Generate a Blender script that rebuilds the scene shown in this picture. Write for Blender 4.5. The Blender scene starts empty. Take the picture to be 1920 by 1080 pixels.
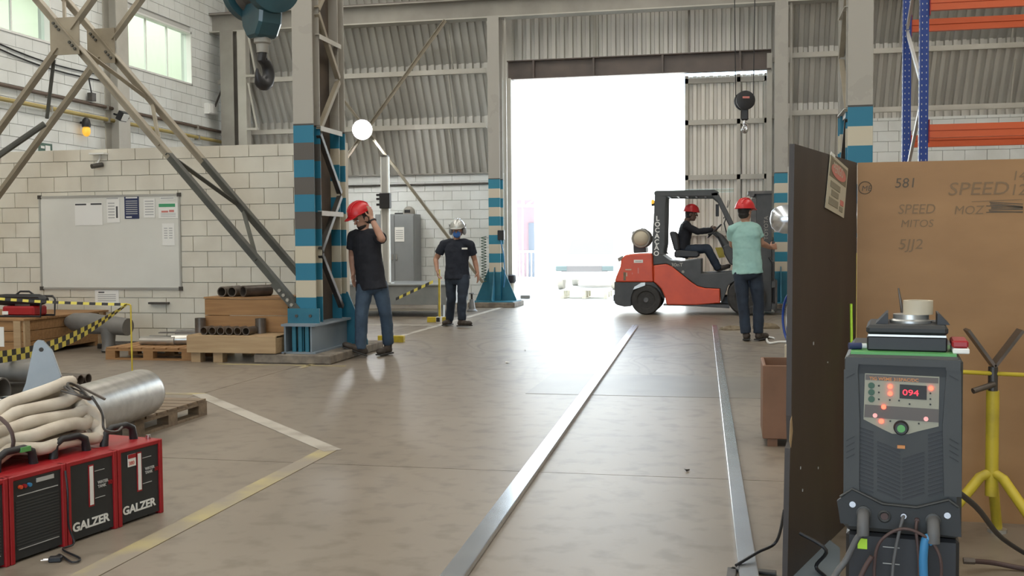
import bpy, bmesh, math, random
from mathutils import Vector, Matrix
random.seed(7)
scene = bpy.context.scene
col = scene.collection
PI = math.pi

# ------------------------------------------------------------------ camera
F, CAMZ = 1943.0, 1.27
YAW, PIT, ROL = 0.2081, 0.04278, -0.00784
def _basis():
    cy, sy = math.cos(YAW), math.sin(YAW)
    right, fwd, up = Vector((cy, sy, 0)), Vector((-sy, cy, 0)), Vector((0, 0, 1))
    f2 = fwd*math.cos(PIT) - up*math.sin(PIT)
    u2 = up*math.cos(PIT) + fwd*math.sin(PIT)
    return right*math.cos(ROL) + u2*math.sin(ROL), u2*math.cos(ROL) - right*math.sin(ROL), f2
CR, CU, CF = _basis()
CAM = Vector((0, 0, CAMZ))
def hit(x, y, ax, v):
    d = CF + CR*((x-960)/F) - CU*((y-540)/F)
    return CAM + d*((v-CAM[ax])/d[ax])
def G(x, y, z=0.0): return hit(x, y, 2, z)      # pixel -> point on a horizontal plane
def YP(x, y, v): return hit(x, y, 1, v)         # pixel -> point on a plane across the hall
def XP(x, y, v): return hit(x, y, 0, v)         # pixel -> point on a plane along the hall
cd = bpy.data.cameras.new('camera'); cam = bpy.data.objects.new('camera', cd); col.objects.link(cam)
cd.sensor_width = 36; cd.lens = F/1920*36; cd.clip_end = 300; cd.clip_start = 0.05
M4 = Matrix((CR, CU, -CF)).transposed().to_4x4(); M4.translation = CAM
cam.matrix_world = M4
scene.camera = cam

# ------------------------------------------------------------------ light
w = bpy.data.worlds.new('world'); scene.world = w; w.use_nodes = True
bg = w.node_tree.nodes['Background']; bg.inputs[0].default_value = (0.66, 0.83, 1.0, 1); bg.inputs[1].default_value = 4.5
def lamp(name, kind, loc, rot, energy, color=(1, 1, 1), **k):
    d = bpy.data.lights.new(name, kind); d.energy = energy; d.color = color
    for a, b in k.items(): setattr(d, a, b)
    o = bpy.data.objects.new(name, d); col.objects.link(o); o.location = loc; o.rotation_euler = rot
    return o
lamp('sun', 'SUN', (0, 30, 20), (math.radians(32), 0, math.radians(12)), 14.0, (1.0, 0.95, 0.86), angle=0.009)
for nm, x, y, sx, sy, e in (('skylight_standin', -7.6, 9.0, 1.6, 22.0, 430), ('skylight_standin', -1.8, 6.0, 1.6, 27.0, 460),
                            ('skylight_standin', 4.2, 6.0, 1.6, 27.0, 400), ('skylight_standin', -13.5, 2.0, 1.6, 18.0, 200)):
    lamp(nm, 'AREA', (x, y, 8.35), (0, 0, 0), e, (1.0, 0.955, 0.87), shape='RECTANGLE', size=sx, size_y=sy)  # area lamps added under the closed, unseen roof, standing in for skylights
scene.view_settings.view_transform = 'Standard'; scene.view_settings.look = 'None'
scene.view_settings.exposure = 0.55; scene.view_settings.gamma = 1.0; scene.view_settings.use_curve_mapping = False

# ------------------------------------------------------------------ materials
MATS = {}
def mat(name, c1, c2=None, rough=.6, metal=0.0, scale=6.0, bump=0.0, stretch=(1, 1, 1), lo=.35, hi=.65, spec=.5,
        emit=0.0, world=False, detail=5.0):
    if name in MATS: return MATS[name]
    m = bpy.data.materials.new(name); m.use_nodes = True; MATS[name] = m
    nt = m.node_tree; N = nt.nodes; L = nt.links; b = N['Principled BSDF']
    b.inputs['Roughness'].default_value = rough; b.inputs['Metallic'].default_value = metal
    b.inputs['Specular IOR Level'].default_value = spec
    b.inputs['Base Color'].default_value = (*c1, 1)
    if emit:
        b.inputs['Emission Color'].default_value = (*c1, 1); b.inputs['Emission Strength'].default_value = emit
    if c2 is not None:
        tc = N.new('ShaderNodeNewGeometry') if world else N.new('ShaderNodeTexCoord')
        mp = N.new('ShaderNodeMapping'); mp.inputs['Scale'].default_value = stretch
        L.new(tc.outputs['Position' if world else 'Object'], mp.inputs['Vector'])
        nz = N.new('ShaderNodeTexNoise'); nz.inputs['Scale'].default_value = scale; nz.inputs['Detail'].default_value = detail
        L.new(mp.outputs[0], nz.inputs['Vector'])
        r = N.new('ShaderNodeValToRGB'); r.color_ramp.elements[0].position = lo; r.color_ramp.elements[1].position = hi
        r.color_ramp.elements[0].color = (*c1, 1); r.color_ramp.elements[1].color = (*c2, 1)
        L.new(nz.outputs['Fac'], r.inputs[0]); L.new(r.outputs[0], b.inputs['Base Color'])
        if bump:
            bp = N.new('ShaderNodeBump'); bp.inputs['Strength'].default_value = bump; bp.inputs['Distance'].default_value = .02
            L.new(nz.outputs['Fac'], bp.inputs['Height']); L.new(bp.outputs[0], b.inputs['Normal'])
    return m
def stripes(name, pale, top=2.57, step=.187, blue=(.012, .15, .24), above=(.34, .32, .28), dirty=None, dirty_z=1.27):
    m = mat(name, above, rough=.55); nt = m.node_tree; N = nt.nodes; L = nt.links; b = N['Principled BSDF']
    g = N.new('ShaderNodeNewGeometry'); s = N.new('ShaderNodeSeparateXYZ'); L.new(g.outputs['Position'], s.inputs[0])
    def mth(op, a, bb=None):
        n = N.new('ShaderNodeMath'); n.operation = op
        for i, v in enumerate((a, bb)):
            if v is None: continue
            if isinstance(v, (int, float)): n.inputs[i].default_value = v
            else: L.new(v, n.inputs[i])
        return n.outputs[0]
    def mix(f, a, bb):
        n = N.new('ShaderNodeMix'); n.data_type = 'RGBA'
        L.new(f, n.inputs['Factor'])
        for k, v in (('A', a), ('B', bb)):
            i = [q for q in n.inputs if q.name == k and q.type == 'RGBA'][0]
            if isinstance(v, tuple): i.default_value = (*v, 1)
            else: L.new(v, i)
        return [q for q in n.outputs if q.type == 'RGBA'][0]
    t = mth('DIVIDE', mth('SUBTRACT', top, s.outputs[2]), step)
    odd = mth('GREATER_THAN', mth('FRACT', mth('MULTIPLY', t, .5)), .5)
    low = mth('GREATER_THAN', mth('SUBTRACT', .70, s.outputs[2]), 0.0)
    pl = pale
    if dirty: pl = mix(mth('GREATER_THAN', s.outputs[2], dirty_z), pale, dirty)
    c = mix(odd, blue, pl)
    c = mix(low, c, blue)
    nz = N.new('ShaderNodeTexNoise'); nz.inputs['Scale'].default_value = 3.0; nz.inputs['Detail'].default_value = 6
    L.new(g.outputs['Position'], nz.inputs['Vector'])
    ab = mix(mth('GREATER_THAN', nz.outputs['Fac'], .58), above, tuple(v*.93 for v in above))
    line = mth('MULTIPLY', mth('GREATER_THAN', t, -.10), mth('LESS_THAN', t, 0.0))
    c = mix(mth('GREATER_THAN', t, 0.0), ab, c)
    c = mix(line, c, (.05, .045, .04))
    L.new(c, b.inputs['Base Color'])
    return m

def wood(name, c1, c2, axis=0, rough=.75):
    st = [9, 9, 9]; st[axis] = .8
    return mat(name, c1, c2, rough=rough, scale=3.0, stretch=tuple(st), bump=.15, lo=.3, hi=.7)
mat('concrete', (.185, .152, .118), (.255, .217, .172), rough=.40, scale=.9, bump=.03, world=True, lo=.3, hi=.72, detail=9, stretch=(1, .55, 1))
# tyre marks: thin wandering dark bands worn into the concrete
def tyre_marks(name):
    m = MATS[name]; nt = m.node_tree; N = nt.nodes; L = nt.links; b = N['Principled BSDF']
    src = b.inputs['Base Color'].links[0].from_socket
    g = N.new('ShaderNodeNewGeometry'); mp = N.new('ShaderNodeMapping'); mp.inputs['Scale'].default_value = (1, .55, 1); L.new(g.outputs['Position'], mp.inputs[0])
    nz = N.new('ShaderNodeTexNoise'); nz.inputs['Scale'].default_value = .55; nz.inputs['Detail'].default_value = 1.5; nz.inputs['Distortion'].default_value = 1.6; L.new(mp.outputs[0], nz.inputs['Vector'])
    r = N.new('ShaderNodeValToRGB'); r.color_ramp.interpolation = 'EASE'; e = r.color_ramp.elements
    e[0].position = .44; e[0].color = (1, 1, 1, 1); e[1].position = .465; e[1].color = (.66, .66, .67, 1)
    for p, v in ((.49, 1.0), (.53, 1.0), (.55, .74), (.575, 1.0)): q = e.new(p); q.color = (v, v, v, 1)
    L.new(nz.outputs['Fac'], r.inputs[0])
    n2 = N.new('ShaderNodeTexNoise'); n2.inputs['Scale'].default_value = 7; n2.inputs['Detail'].default_value = 8; L.new(g.outputs['Position'], n2.inputs['Vector'])
    r2 = N.new('ShaderNodeValToRGB'); r2.color_ramp.elements[0].position = .32; r2.color_ramp.elements[0].color = (.74, .73, .71, 1); r2.color_ramp.elements[1].position = .5; r2.color_ramp.elements[1].color = (1, 1, 1, 1); L.new(n2.outputs['Fac'], r2.inputs[0])
    sx = N.new('ShaderNodeSeparateXYZ'); L.new(g.outputs['Position'], sx.inputs[0])
    mr = N.new('ShaderNodeMapRange'); mr.inputs[1].default_value = 7.5; mr.inputs[2].default_value = 12.0; L.new(sx.outputs[1], mr.inputs[0])
    for fac, k in ((r.outputs[0], 1), (r2.outputs[0], 0)):
        x = N.new('ShaderNodeMix'); x.data_type = 'RGBA'; x.blend_type = 'MULTIPLY'; x.inputs[0].default_value = 1.0
        A = [q for q in x.inputs if q.name == 'A' and q.type == 'RGBA'][0]; B = [q for q in x.inputs if q.name == 'B' and q.type == 'RGBA'][0]
        if k: L.new(mr.outputs[0], x.inputs[0])
        L.new(src, A); L.new(fac, B); src = [q for q in x.outputs if q.type == 'RGBA'][0]
    L.new(src, b.inputs['Base Color'])
tyre_marks('concrete')
mat('joint', (.06, .05, .042), rough=.9)
mat('patch', (.14, .12, .098), (.185, .162, .133), rough=.4, scale=1.6, world=True, detail=8)
mat('plinth', (.25, .215, .17), (.13, .11, .09), rough=.85, scale=7, bump=.2)
mat('paint_white', (.40, .37, .32), (.25, .22, .18), rough=.6, scale=3.5, world=True, lo=.45, hi=.7, detail=9)
mat('paint_yellow', (.37, .31, .15), (.245, .21, .165), rough=.6, scale=2.6, world=True, lo=.36, hi=.60, detail=9)
mat('block_warm', (.67, .635, .54), (.60, .56, .47), rough=.7, scale=2.5, world=True, bump=.08)
mat('block_white', (.74, .76, .74), (.66, .67, .64), rough=.7, scale=2.0, world=True, bump=.08)
mat('mortar', (.55, .515, .44), rough=.9)
mat('mortar_white', (.52, .52, .50), rough=.9)
mat('sheet', (.50, .485, .445), (.57, .555, .51), rough=.45, metal=.2, scale=1.1, world=True, stretch=(3, 1, .5))
mat('sheet_door', (.60, .57, .51), (.68, .65, .58), rough=.5, metal=.25, scale=1.3, world=True)
mat('steel_grey', (.30, .285, .25), (.24, .225, .20), rough=.55, scale=2.0, world=True)
mat('steel_pale', (.47, .45, .40), (.40, .38, .33), rough=.5, scale=2.0, world=True)
mat('beam_brown', (.13, .10, .085), (.10, .08, .07), rough=.5, scale=3)
mat('brace', (.31, .27, .20), (.24, .205, .15), rough=.55, scale=3.5, world=True)
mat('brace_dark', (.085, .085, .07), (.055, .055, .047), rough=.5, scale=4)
mat('dark_web', (.10, .075, .055), (.06, .048, .04), rough=.7, scale=4, world=True)
mat('roof', (.55, .55, .53), rough=.6)
mat('black', (.015, .015, .017), rough=.5)
mat('black_rubber', (.025, .024, .023), (.038, .036, .034), rough=.75, scale=14)
mat('dark_steel', (.075, .07, .065), (.11, .10, .09), rough=.42, metal=.6, scale=9)
mat('hook_teal', (.012, .045, .06), (.02, .065, .08), rough=.3, scale=5)
mat('chrome', (.62, .63, .66), rough=.18, metal=1.0)
mat('galv', (.58, .61, .65), (.68, .71, .75), rough=.24, metal=.95, scale=5, detail=8)
mat('steel_pipe', (.42, .40, .37), (.52, .50, .46), rough=.32, metal=.8, scale=4, stretch=(1, 4, 4))
mat('grey_pipe', (.16, .155, .145), (.20, .19, .175), rough=.5, metal=.3, scale=6)
mat('pipe_inside', (.045, .04, .037), rough=.8)
mat('brown_pipe', (.10, .085, .07), (.16, .13, .11), rough=.4, metal=.5, scale=9)
mat('yellow_pipe', (.42, .33, .12), rough=.5)
mat('brown_conduit', (.12, .085, .065), rough=.6)
mat('white', (.75, .75, .72), rough=.5)
mat('paper', (.78, .77, .73), rough=.8)
mat('ink', (.06, .06, .065), rough=.8)
mat('ink_grey', (.42, .42, .41), rough=.8)
mat('ink_blue', (.02, .03, .09), rough=.6)
mat('ink_green', (.06, .30, .14), rough=.7)
mat('board_white', (.68, .675, .62), (.63, .62, .565), rough=.35, scale=1.4)
mat('alu', (.50, .50, .48), rough=.35, metal=.7)
wood('crate_wood', (.34, .185, .075), (.24, .125, .05), 0)
wood('pale_wood', (.42, .30, .17), (.33, .22, .12), 0)
wood('pallet_wood', (.24, .18, .12), (.15, .11, .075), 0)
mat('plywood', (.36, .20, .085), (.27, .145, .06), rough=.6, scale=2.2, stretch=(1, 1, 2.2), lo=.25, hi=.75, detail=9)
mat('plywood_dark', (.036, .029, .026), (.050, .040, .035), rough=.55, scale=2.5, stretch=(2, 2, .6))
mat('graphite', (.10, .075, .05), rough=.7)
mat('graphite_faint', (.20, .125, .065), rough=.7)
mat('red', (.31, .009, .013), rough=.4)
mat('dark_red', (.24, .008, .012), rough=.4)
mat('red_helmet', (.55, .018, .022), rough=.35)
mat('orange', (.62, .075, .022), (.52, .06, .02), rough=.4, scale=4)
mat('rack_blue', (.008, .045, .26), rough=.4)
mat('rack_orange', (.62, .11, .03), rough=.45)
mat('yellow', (.55, .42, .03), (.34, .26, .03), rough=.5, scale=7, lo=.45, hi=.72)
mat('tape_yellow', (.72, .62, .12), rough=.35)
mat('tape_black', (.035, .035, .04), rough=.35)
mat('cable_beige', (.60, .545, .46), (.50, .44, .36), rough=.8, scale=12, bump=.15)
mat('glass_lit', (.80, .88, .86), rough=.15, emit=.45)
mat('office_wall', (.74, .76, .68), rough=.8)
mat('tig_grey', (.046, .049, .049), (.034, .037, .037), rough=.55, scale=4)
mat('tig_dark', (.022, .024, .025), rough=.6)
mat('tig_panel', (.30, .29, .22), rough=.5)
mat('tig_band', (.10, .085, .075), rough=.5)
mat('tig_orange', (.55, .22, .06), rough=.5)
mat('tig_green', (.03, .085, .05), rough=.5)
mat('green', (.10, .34, .10), rough=.5)
mat('lime', (.45, .75, .04), rough=.5)
mat('led_red', (1.0, .06, .03), rough=.4, emit=3.5)
mat('led_digit', (.9, .02, .04), rough=.4, emit=1.6)
mat('led_pink', (.85, .35, .33), rough=.5, emit=.35)
mat('blue_hose', (.04, .20, .40), rough=.45)
mat('grey_hose', (.10, .10, .10), rough=.6)
mat('brown_hose', (.07, .04, .035), rough=.6)
mat('lamp_glow', (.95, .98, 1.0), emit=60.0)
mat('amber', (.85, .45, .05), rough=.3, emit=.5)
mat('skin', (.42, .23, .155), (.36, .19, .125), rough=.55, scale=9)
mat('skin_dark', (.13, .075, .055), rough=.6)
mat('hair', (.018, .014, .012), rough=.7)
mat('shirt_black', (.007, .0075, .012), (.011, .012, .018), rough=.85, scale=8)
mat('shirt_navy', (.008, .011, .021), (.012, .016, .028), rough=.85, scale=8)
mat('shirt_teal', (.33, .54, .49), (.28, .48, .44), rough=.85, scale=7)
mat('jeans', (.045, .075, .115), (.028, .048, .078), rough=.85, scale=7)
mat('jeans_dark', (.022, .034, .055), (.015, .022, .036), rough=.85, scale=7)
mat('boot', (.05, .037, .028), (.035, .026, .02), rough=.7, scale=10)
mat('mask_blue', (.04, .14, .42), rough=.7)
mat('ground_out', (.62, .60, .56), (.55, .53, .49), rough=.8, scale=.4, world=True)
mat('house_white', (.85, .85, .83), rough=.7)
mat('house_pink', (.78, .57, .59), rough=.8)
mat('house_grey', (.42, .46, .52), rough=.7)
mat('glare_pale_wood', (.80, .74, .62), (.70, .64, .52), rough=.8, scale=5)  # wood tone lightened to stand in for the washed-out glare of the yard
mat('car_grille', (.085, .085, .09), rough=.6)
mat('car_white', (.80, .80, .80), rough=.25)
mat('car_glass', (.065, .092, .097), rough=.6)
mat('cabinet_grey', (.26, .27, .275), (.23, .24, .245), rough=.5, scale=3)
mat('table_grey', (.22, .235, .24), (.27, .285, .29), rough=.4, metal=.3, scale=4)
mat('seat_black', (.03, .03, .033), rough=.5)
mat('fork_dark', (.045, .048, .05), (.06, .062, .064), rough=.5, scale=6)
mat('bin_beige', (.50, .44, .33), rough=.6)
mat('rag', (.15, .115, .075), (.22, .18, .12), rough=.9, scale=14)
mat('box_brown', (.20, .10, .055), (.15, .075, .04), rough=.7, scale=4)
mat('sign_pink', (.58, .20, .17), rough=.6)
mat('sign_olive', (.20, .17, .12), rough=.6)
mat('sign_ink', (.26, .235, .175), rough=.7)
mat('sign_base', (.50, .46, .36), rough=.6)
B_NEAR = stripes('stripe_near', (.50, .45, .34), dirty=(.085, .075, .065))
B_PALE = stripes('stripe_pale', (.50, .45, .34))
B_FAR = stripes('stripe_far', (.55, .50, .40), blue=(.02, .20, .30), above=(.36, .345, .31))
mat('base_blue', (.012, .11, .17), (.02, .15, .21), rough=.5, scale=4)
mat('base_grey', (.16, .20, .235), (.20, .24, .27), rough=.45, scale=3)

# ------------------------------------------------------------------ mesh builder
ORG = {}
def V(p): return Vector(p)
def frame(d, up=(0, 0, 1)):
    d = V(d).normalized(); u = V(up)
    if abs(d.dot(u)) > .98: u = V((1, 0, 0))
    a = u.cross(d).normalized(); b = d.cross(a).normalized()
    return a, b, d
class MB:
    def __init__(s): s.v = []; s.f = []; s.m = []; s.cur = 0
    def add(s, vs, fs):
        n = len(s.v); s.v += [V(p) for p in vs]
        for f in fs: s.f.append([i+n for i in f]); s.m.append(s.cur)
        return s
    def slot(s, i): s.cur = i; return s
    def box(s, c, d, rz=0.0, R=None):
        c = V(c); h = V(d)*.5; vs = []
        M = R if R is not None else Matrix.Rotation(rz, 3, 'Z')
        for z in (-1, 1):
            for x, y in ((-1, -1), (1, -1), (1, 1), (-1, 1)):
                vs.append(c + M @ V((x*h.x, y*h.y, z*h.z)))
        return s.add(vs, [(3, 2, 1, 0), (4, 5, 6, 7), (0, 1, 5, 4), (1, 2, 6, 5), (2, 3, 7, 6), (3, 0, 4, 7)])
    def bx(s, x0, x1, y0, y1, z0, z1):
        return s.box(((x0+x1)/2, (y0+y1)/2, (z0+z1)/2), (abs(x1-x0), abs(y1-y0), abs(z1-z0)))
    def bar(s, p0, p1, wd, th, up=(0, 0, 1)):          # rectangular bar from p0 to p1
        p0, p1 = V(p0), V(p1); a, b, d = frame(p1-p0, up)
        R = Matrix((a, b, d)).transposed()
        return s.box((p0+p1)/2, (wd, th, (p1-p0).length), R=R)
    def ang(s, p0, p1, wd, th=.01, up=(0, 0, 1), flip=1):  # L-section bar
        p0, p1 = V(p0), V(p1); a, b, d = frame(p1-p0, up); R = Matrix((a, b, d)).transposed(); c = (p0+p1)/2; L = (p1-p0).length
        s.box(c + a*(wd/2)*flip, (th, wd, L), R=R); s.box(c + b*(wd/2), (wd, th, L), R=R); return s
    def cyl(s, p0, p1, r0, r1=None, n=14, caps=True):
        p0, p1 = V(p0), V(p1); r1 = r0 if r1 is None else r1; a, b, d = frame(p1-p0); vs = []
        for p, r in ((p0, r0), (p1, r1)):
            for i in range(n):
                t = 2*PI*i/n; vs.append(p + a*(r*math.cos(t)) + b*(r*math.sin(t)))
        fs = [(i, (i+1) % n, n+(i+1) % n, n+i) for i in range(n)]
        if caps: fs += [tuple(range(n))[::-1], tuple(range(n, 2*n))]
        return s.add(vs, fs)
    def lathe(s, p0, d, prof, n=20, caps=True):        # prof: (radius, along)
        a, b, d = frame(d); p0 = V(p0); vs = []; fs = []
        for r, h in prof:
            for i in range(n):
                t = 2*PI*i/n; vs.append(p0 + d*h + a*(r*math.cos(t)) + b*(r*math.sin(t)))
        for k in range(len(prof)-1):
            for i in range(n):
                j = (i+1) % n; fs.append((k*n+i, k*n+j, (k+1)*n+j, (k+1)*n+i))
        if caps:
            fs.append(tuple(range(n))[::-1]); fs.append(tuple(range((len(prof)-1)*n, len(prof)*n)))
        return s.add(vs, fs)
    def pipe(s, p0, p1, r, wall, n=24):                # open pipe with wall thickness
        L = (V(p1)-V(p0)).length
        return s.lathe(p0, V(p1)-V(p0), [(r-wall, 0), (r, 0), (r, L), (r-wall, L), (r-wall, 0)], n, caps=False)
    def tube(s, pts, r, n=8, caps=True, closed=False):
        pts = [V(p) for p in pts]; m = len(pts); vs = []; fs = []
        rr = r if isinstance(r, (list, tuple)) else [r]*m
        a = None
        for k, p in enumerate(pts):
            if closed: d = pts[(k+1) % m] - pts[k-1]
            else: d = pts[min(k+1, m-1)] - pts[max(k-1, 0)]
            d = d.normalized()
            if a is None: a, b, _ = frame(d)
            else:
                a = (a - d*a.dot(d)); a = a.normalized() if a.length > 1e-6 else frame(d)[0]; b = d.cross(a)
            for i in range(n):
                t = 2*PI*i/n; vs.append(p + a*(rr[k]*math.cos(t)) + b*(rr[k]*math.sin(t)))
        for k in range(m if closed else m-1):
            for i in range(n):
                j = (i+1) % n; q = (k+1) % m
                fs.append((k*n+i, k*n+j, q*n+j, q*n+i))
        if caps and not closed: fs += [tuple(range(n))[::-1], tuple(range((m-1)*n, m*n))]
        return s.add(vs, fs)
    def sph(s, c, r, n=16, k=10, R=None):
        c = V(c); r = V(r) if not isinstance(r, (int, float)) else V((r, r, r)); R = R or Matrix.Identity(3); vs = []; fs = []
        for j in range(k+1):
            ph = PI*j/k
            for i in range(n):
                t = 2*PI*i/n
                vs.append(c + R @ V((r.x*math.sin(ph)*math.cos(t), r.y*math.sin(ph)*math.sin(t), r.z*math.cos(ph))))
        for j in range(k):
            for i in range(n):
                q = (i+1) % n; fs.append((j*n+i, (j+1)*n+i, (j+1)*n+q, j*n+q))
        return s.add(vs, fs)
    def torus(s, c, axis, R, r, n=28, k=8, a0=0.0, a1=2*PI):
        a, b, d = frame(axis); c = V(c); full = abs(a1-a0-2*PI) < 1e-4
        m = n if full else n+1
        return s.tube([c + a*(R*math.cos(a0+(a1-a0)*i/n)) + b*(R*math.sin(a0+(a1-a0)*i/n)) for i in range(m)], r, k, closed=full)
    def prism(s, poly, o, u, v, t):                    # polygon (in u,v from o) extruded by vector t
        o, u, v, t = V(o), V(u), V(v), V(t); n = len(poly)
        vs = [o + u*p[0] + v*p[1] for p in poly]; vs += [q + t for q in vs]
        fs = [tuple(range(n)), tuple(range(n, 2*n))[::-1]] + [(i, i+n, (i+1) % n+n, (i+1) % n) for i in range(n)]
        return s.add(vs, fs)
    def build(s, name, mats, parent=None, smooth=None, bevel=0.0, origin=None):
        me = bpy.data.meshes.new(name)
        lo = V([min(p[i] for p in s.v) for i in range(3)]); hi = V([max(p[i] for p in s.v) for i in range(3)])
        o = V(origin) if origin is not None else V(((lo.x+hi.x)/2, (lo.y+hi.y)/2, lo.z))
        me.from_pydata([p-o for p in s.v], [], s.f)
        mats = mats if isinstance(mats, (list, tuple)) else [mats]
        for m in mats: me.materials.append(MATS[m] if isinstance(m, str) else m)
        for p, i in zip(me.polygons, s.m): p.material_index = i
        bm = bmesh.new(); bm.from_mesh(me); bmesh.ops.recalc_face_normals(bm, faces=bm.faces); bm.to_mesh(me); bm.free()
        if smooth is not None:
            for p in me.polygons: p.use_smooth = True
            me.set_sharp_from_angle(angle=math.radians(smooth))
        ob = bpy.data.objects.new(name, me); col.objects.link(ob)
        place(ob, o, parent)
        if bevel:
            bv = ob.modifiers.new('bevel', 'BEVEL'); bv.width = bevel; bv.segments = 1; bv.limit_method = 'ANGLE'
        return ob
def place(ob, o, parent):
    ORG[ob.name] = V(o)
    if parent is not None: ob.parent = parent; ob.location = V(o) - ORG[parent.name]
    else: ob.location = o
def thing(name, label, cat, loc=(0, 0, 0), group=None, rz=0.0, local=False):
    o = bpy.data.objects.new(name, None); col.objects.link(o); o.empty_display_size = .1
    o.location = loc; o.rotation_euler.z = rz; ORG[o.name] = V((0, 0, 0)) if local else V(loc)
    return tag(o, label, cat, group)
def tag(o, label, cat, group=None):
    o['label'] = label; o['category'] = cat
    if group: o['group'] = group
    return o
def struct(o): o['kind'] = 'structure'; return o
def sempty(name, loc=(0, 0, 0)):
    o = bpy.data.objects.new(name, None); col.objects.link(o); o.location = loc; ORG[o.name] = V(loc); return struct(o)
def inst(src, name, loc, parent, scale=None, rot=None, m=None):   # another object on shared mesh data
    o = bpy.data.objects.new(name, src); col.objects.link(o); place(o, V(loc), parent)
    if scale: o.scale = scale
    if rot: o.rotation_euler = rot
    return o
def copy_thing(root, loc, rz=None, label=None, group=None):
    def rec(o, par):
        c = o.copy(); col.objects.link(c); c.parent = par
        ORG[c.name] = ORG[o.name]
        for ch in [x for x in bpy.data.objects if x.parent == o and x != c]: rec(ch, c)
        return c
    r = rec(root, None); r.location = loc
    if rz is not None: r.rotation_euler.z = rz
    if label: r['label'] = label
    if group: r['group'] = group
    return r
def text(txt, size, o, u, v, mat_, parent, name='lettering', depth=.001, align='LEFT', shear=0.0, squash=1.0, bold=0.0):
    cu = bpy.data.curves.new('t', 'FONT'); cu.body = txt; cu.size = size; cu.align_x = align; cu.shear = shear
    cu.extrude = depth; cu.offset = bold; cu.resolution_u = 3
    ob = bpy.data.objects.new('t', cu); col.objects.link(ob)
    dg = bpy.context.evaluated_depsgraph_get(); me = bpy.data.meshes.new_from_object(ob.evaluated_get(dg))
    bpy.data.objects.remove(ob); bpy.data.curves.remove(cu)
    u, v = V(u).normalized(), V(v).normalized(); nrm = u.cross(v); o = V(o)
    for q in me.vertices: q.co = u*(q.co.x*squash) + v*q.co.y + nrm*q.co.z
    me.materials.clear(); me.materials.append(MATS[mat_]); me.name = name
    for p in me.polygons: p.material_index = 0
    ob = bpy.data.objects.new(name, me); col.objects.link(ob); place(ob, o, parent); return ob
# ------------------------------------------------------------------ the hall itself
YF, XL, YW, HR = 21.4, -10.97, 12.3, 8.5
fl = MB().bx(-16, 9, -9, 21.6, -.14, -.012).build('floor', 'joint'); struct(fl)
xs = [-16, -10.4, -4.45, 1.35, 9]; ys = [-9, -.9, 5.62, 13.1, 21.6]
for i in range(4):
    for j in range(4):
        MB().bx(xs[i]+.004, xs[i+1]-.004, ys[j]+.004, ys[j+1]-.004, -.05, 0).build('floor_slab', 'concrete', fl)
MB().bx(-1.70, 1.34, 8.57, 9.95, -.02, .002).build('repair_patch', 'patch', fl)
def strip(p0, p1, wd, m, z=.0035):
    a, b = V((*p0, z/2)), V((*p1, z/2)); MB().bar(a, b, wd, z, (0, 0, 1)).build('painted_line', m, fl)
strip((-4.47, 12.7), (-4.47, 21.3), .10, 'paint_white')
strip((-2.44, 2.2), (-2.44, 6.05), .115, 'paint_yellow')
strip((-2.40, 5.98), (-4.46, 8.09), .115, 'paint_white', .0045)
strip((-4.42, 8.10), (-9.5, 8.10), .10, 'paint_yellow')
strip((-4.5, 15.6), (-8.2, 15.6), .10, 'paint_white')
strip((-5.4, 10.22), (-3.95, 10.22), .05, 'paint_yellow')
strip((-4.35, 9.95), (-4.47, 12.7), .06, 'paint_yellow')

BLOCK = {}
def block_wall(parent, o, u, nrm, U0, U1, Z0, Z1, mt, holes=(), cap=300, th=.03):
    """single blocks in running bond, proud of the mortar bed; (U, Z) measured along u and up from o"""
    o, u, nrm = V(o), V(u), V(nrm)
    if mt not in BLOCK:
        m = MB().box((0, 0, 0), (.392, th, .192)); ob = m.build('block', mt, origin=(0, 0, 0)); BLOCK[mt] = ob.data; bpy.data.objects.remove(ob)
    ang = math.atan2(u.y, u.x); L = []
    k0 = math.floor(Z0/.2+1e-6)
    for k in range(k0, math.ceil(Z1/.2-1e-6)):
        zz0, zz1 = max(Z0, k*.2), min(Z1, k*.2+.2)
        if zz1-zz0 < .04: continue
        x = math.floor(U0/.4)*.4 - (.2 if k % 2 else 0)
        while x < U1:
            segs = [(max(x, U0), min(x+.4, U1))]
            for (a, b, c, d) in holes:
                if zz1 > c+.02 and zz0 < d-.02:
                    ns = []
                    for (p, q) in segs:
                        if q <= a or p >= b: ns.append((p, q)); continue
                        if p < a: ns.append((p, a))
                        if q > b: ns.append((b, q))
                    segs = ns
            for p, q in segs:
                if q-p > .05: L.append(((p+q)/2, (zz0+zz1)/2, q-p, zz1-zz0))
            x += .4
    L.sort(key=lambda t: (o + u*t[0] - CAM).length)
    for (uu, zz, wu, hz) in L[:cap]:
        inst(BLOCK[mt], 'block', o + u*uu + V((0, 0, zz)) + nrm*(th/2 + random.uniform(-.002, .002)), parent,
             scale=((wu-.008)/.392, 1, (hz-.008)/.192), rot=(0, 0, ang))
    if len(L) > cap:
        m = MB()
        for (uu, zz, wu, hz) in L[cap:]:
            m.box(o + u*uu + V((0, 0, zz)) + nrm*(th/2), (wu-.008, th, hz-.008), ang)
        q = m.build('block_courses', mt, parent); q['kind'] = 'stuff'

wp = struct(MB().bx(-16, -4.74, YW, YW+.16, 0, 2.555).build('wall_partition', 'mortar'))
block_wall(wp, (0, YW, 0), (1, 0, 0), (0, -1, 0), -10.4, -4.74, 0, 2.555, 'block_warm')
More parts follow.
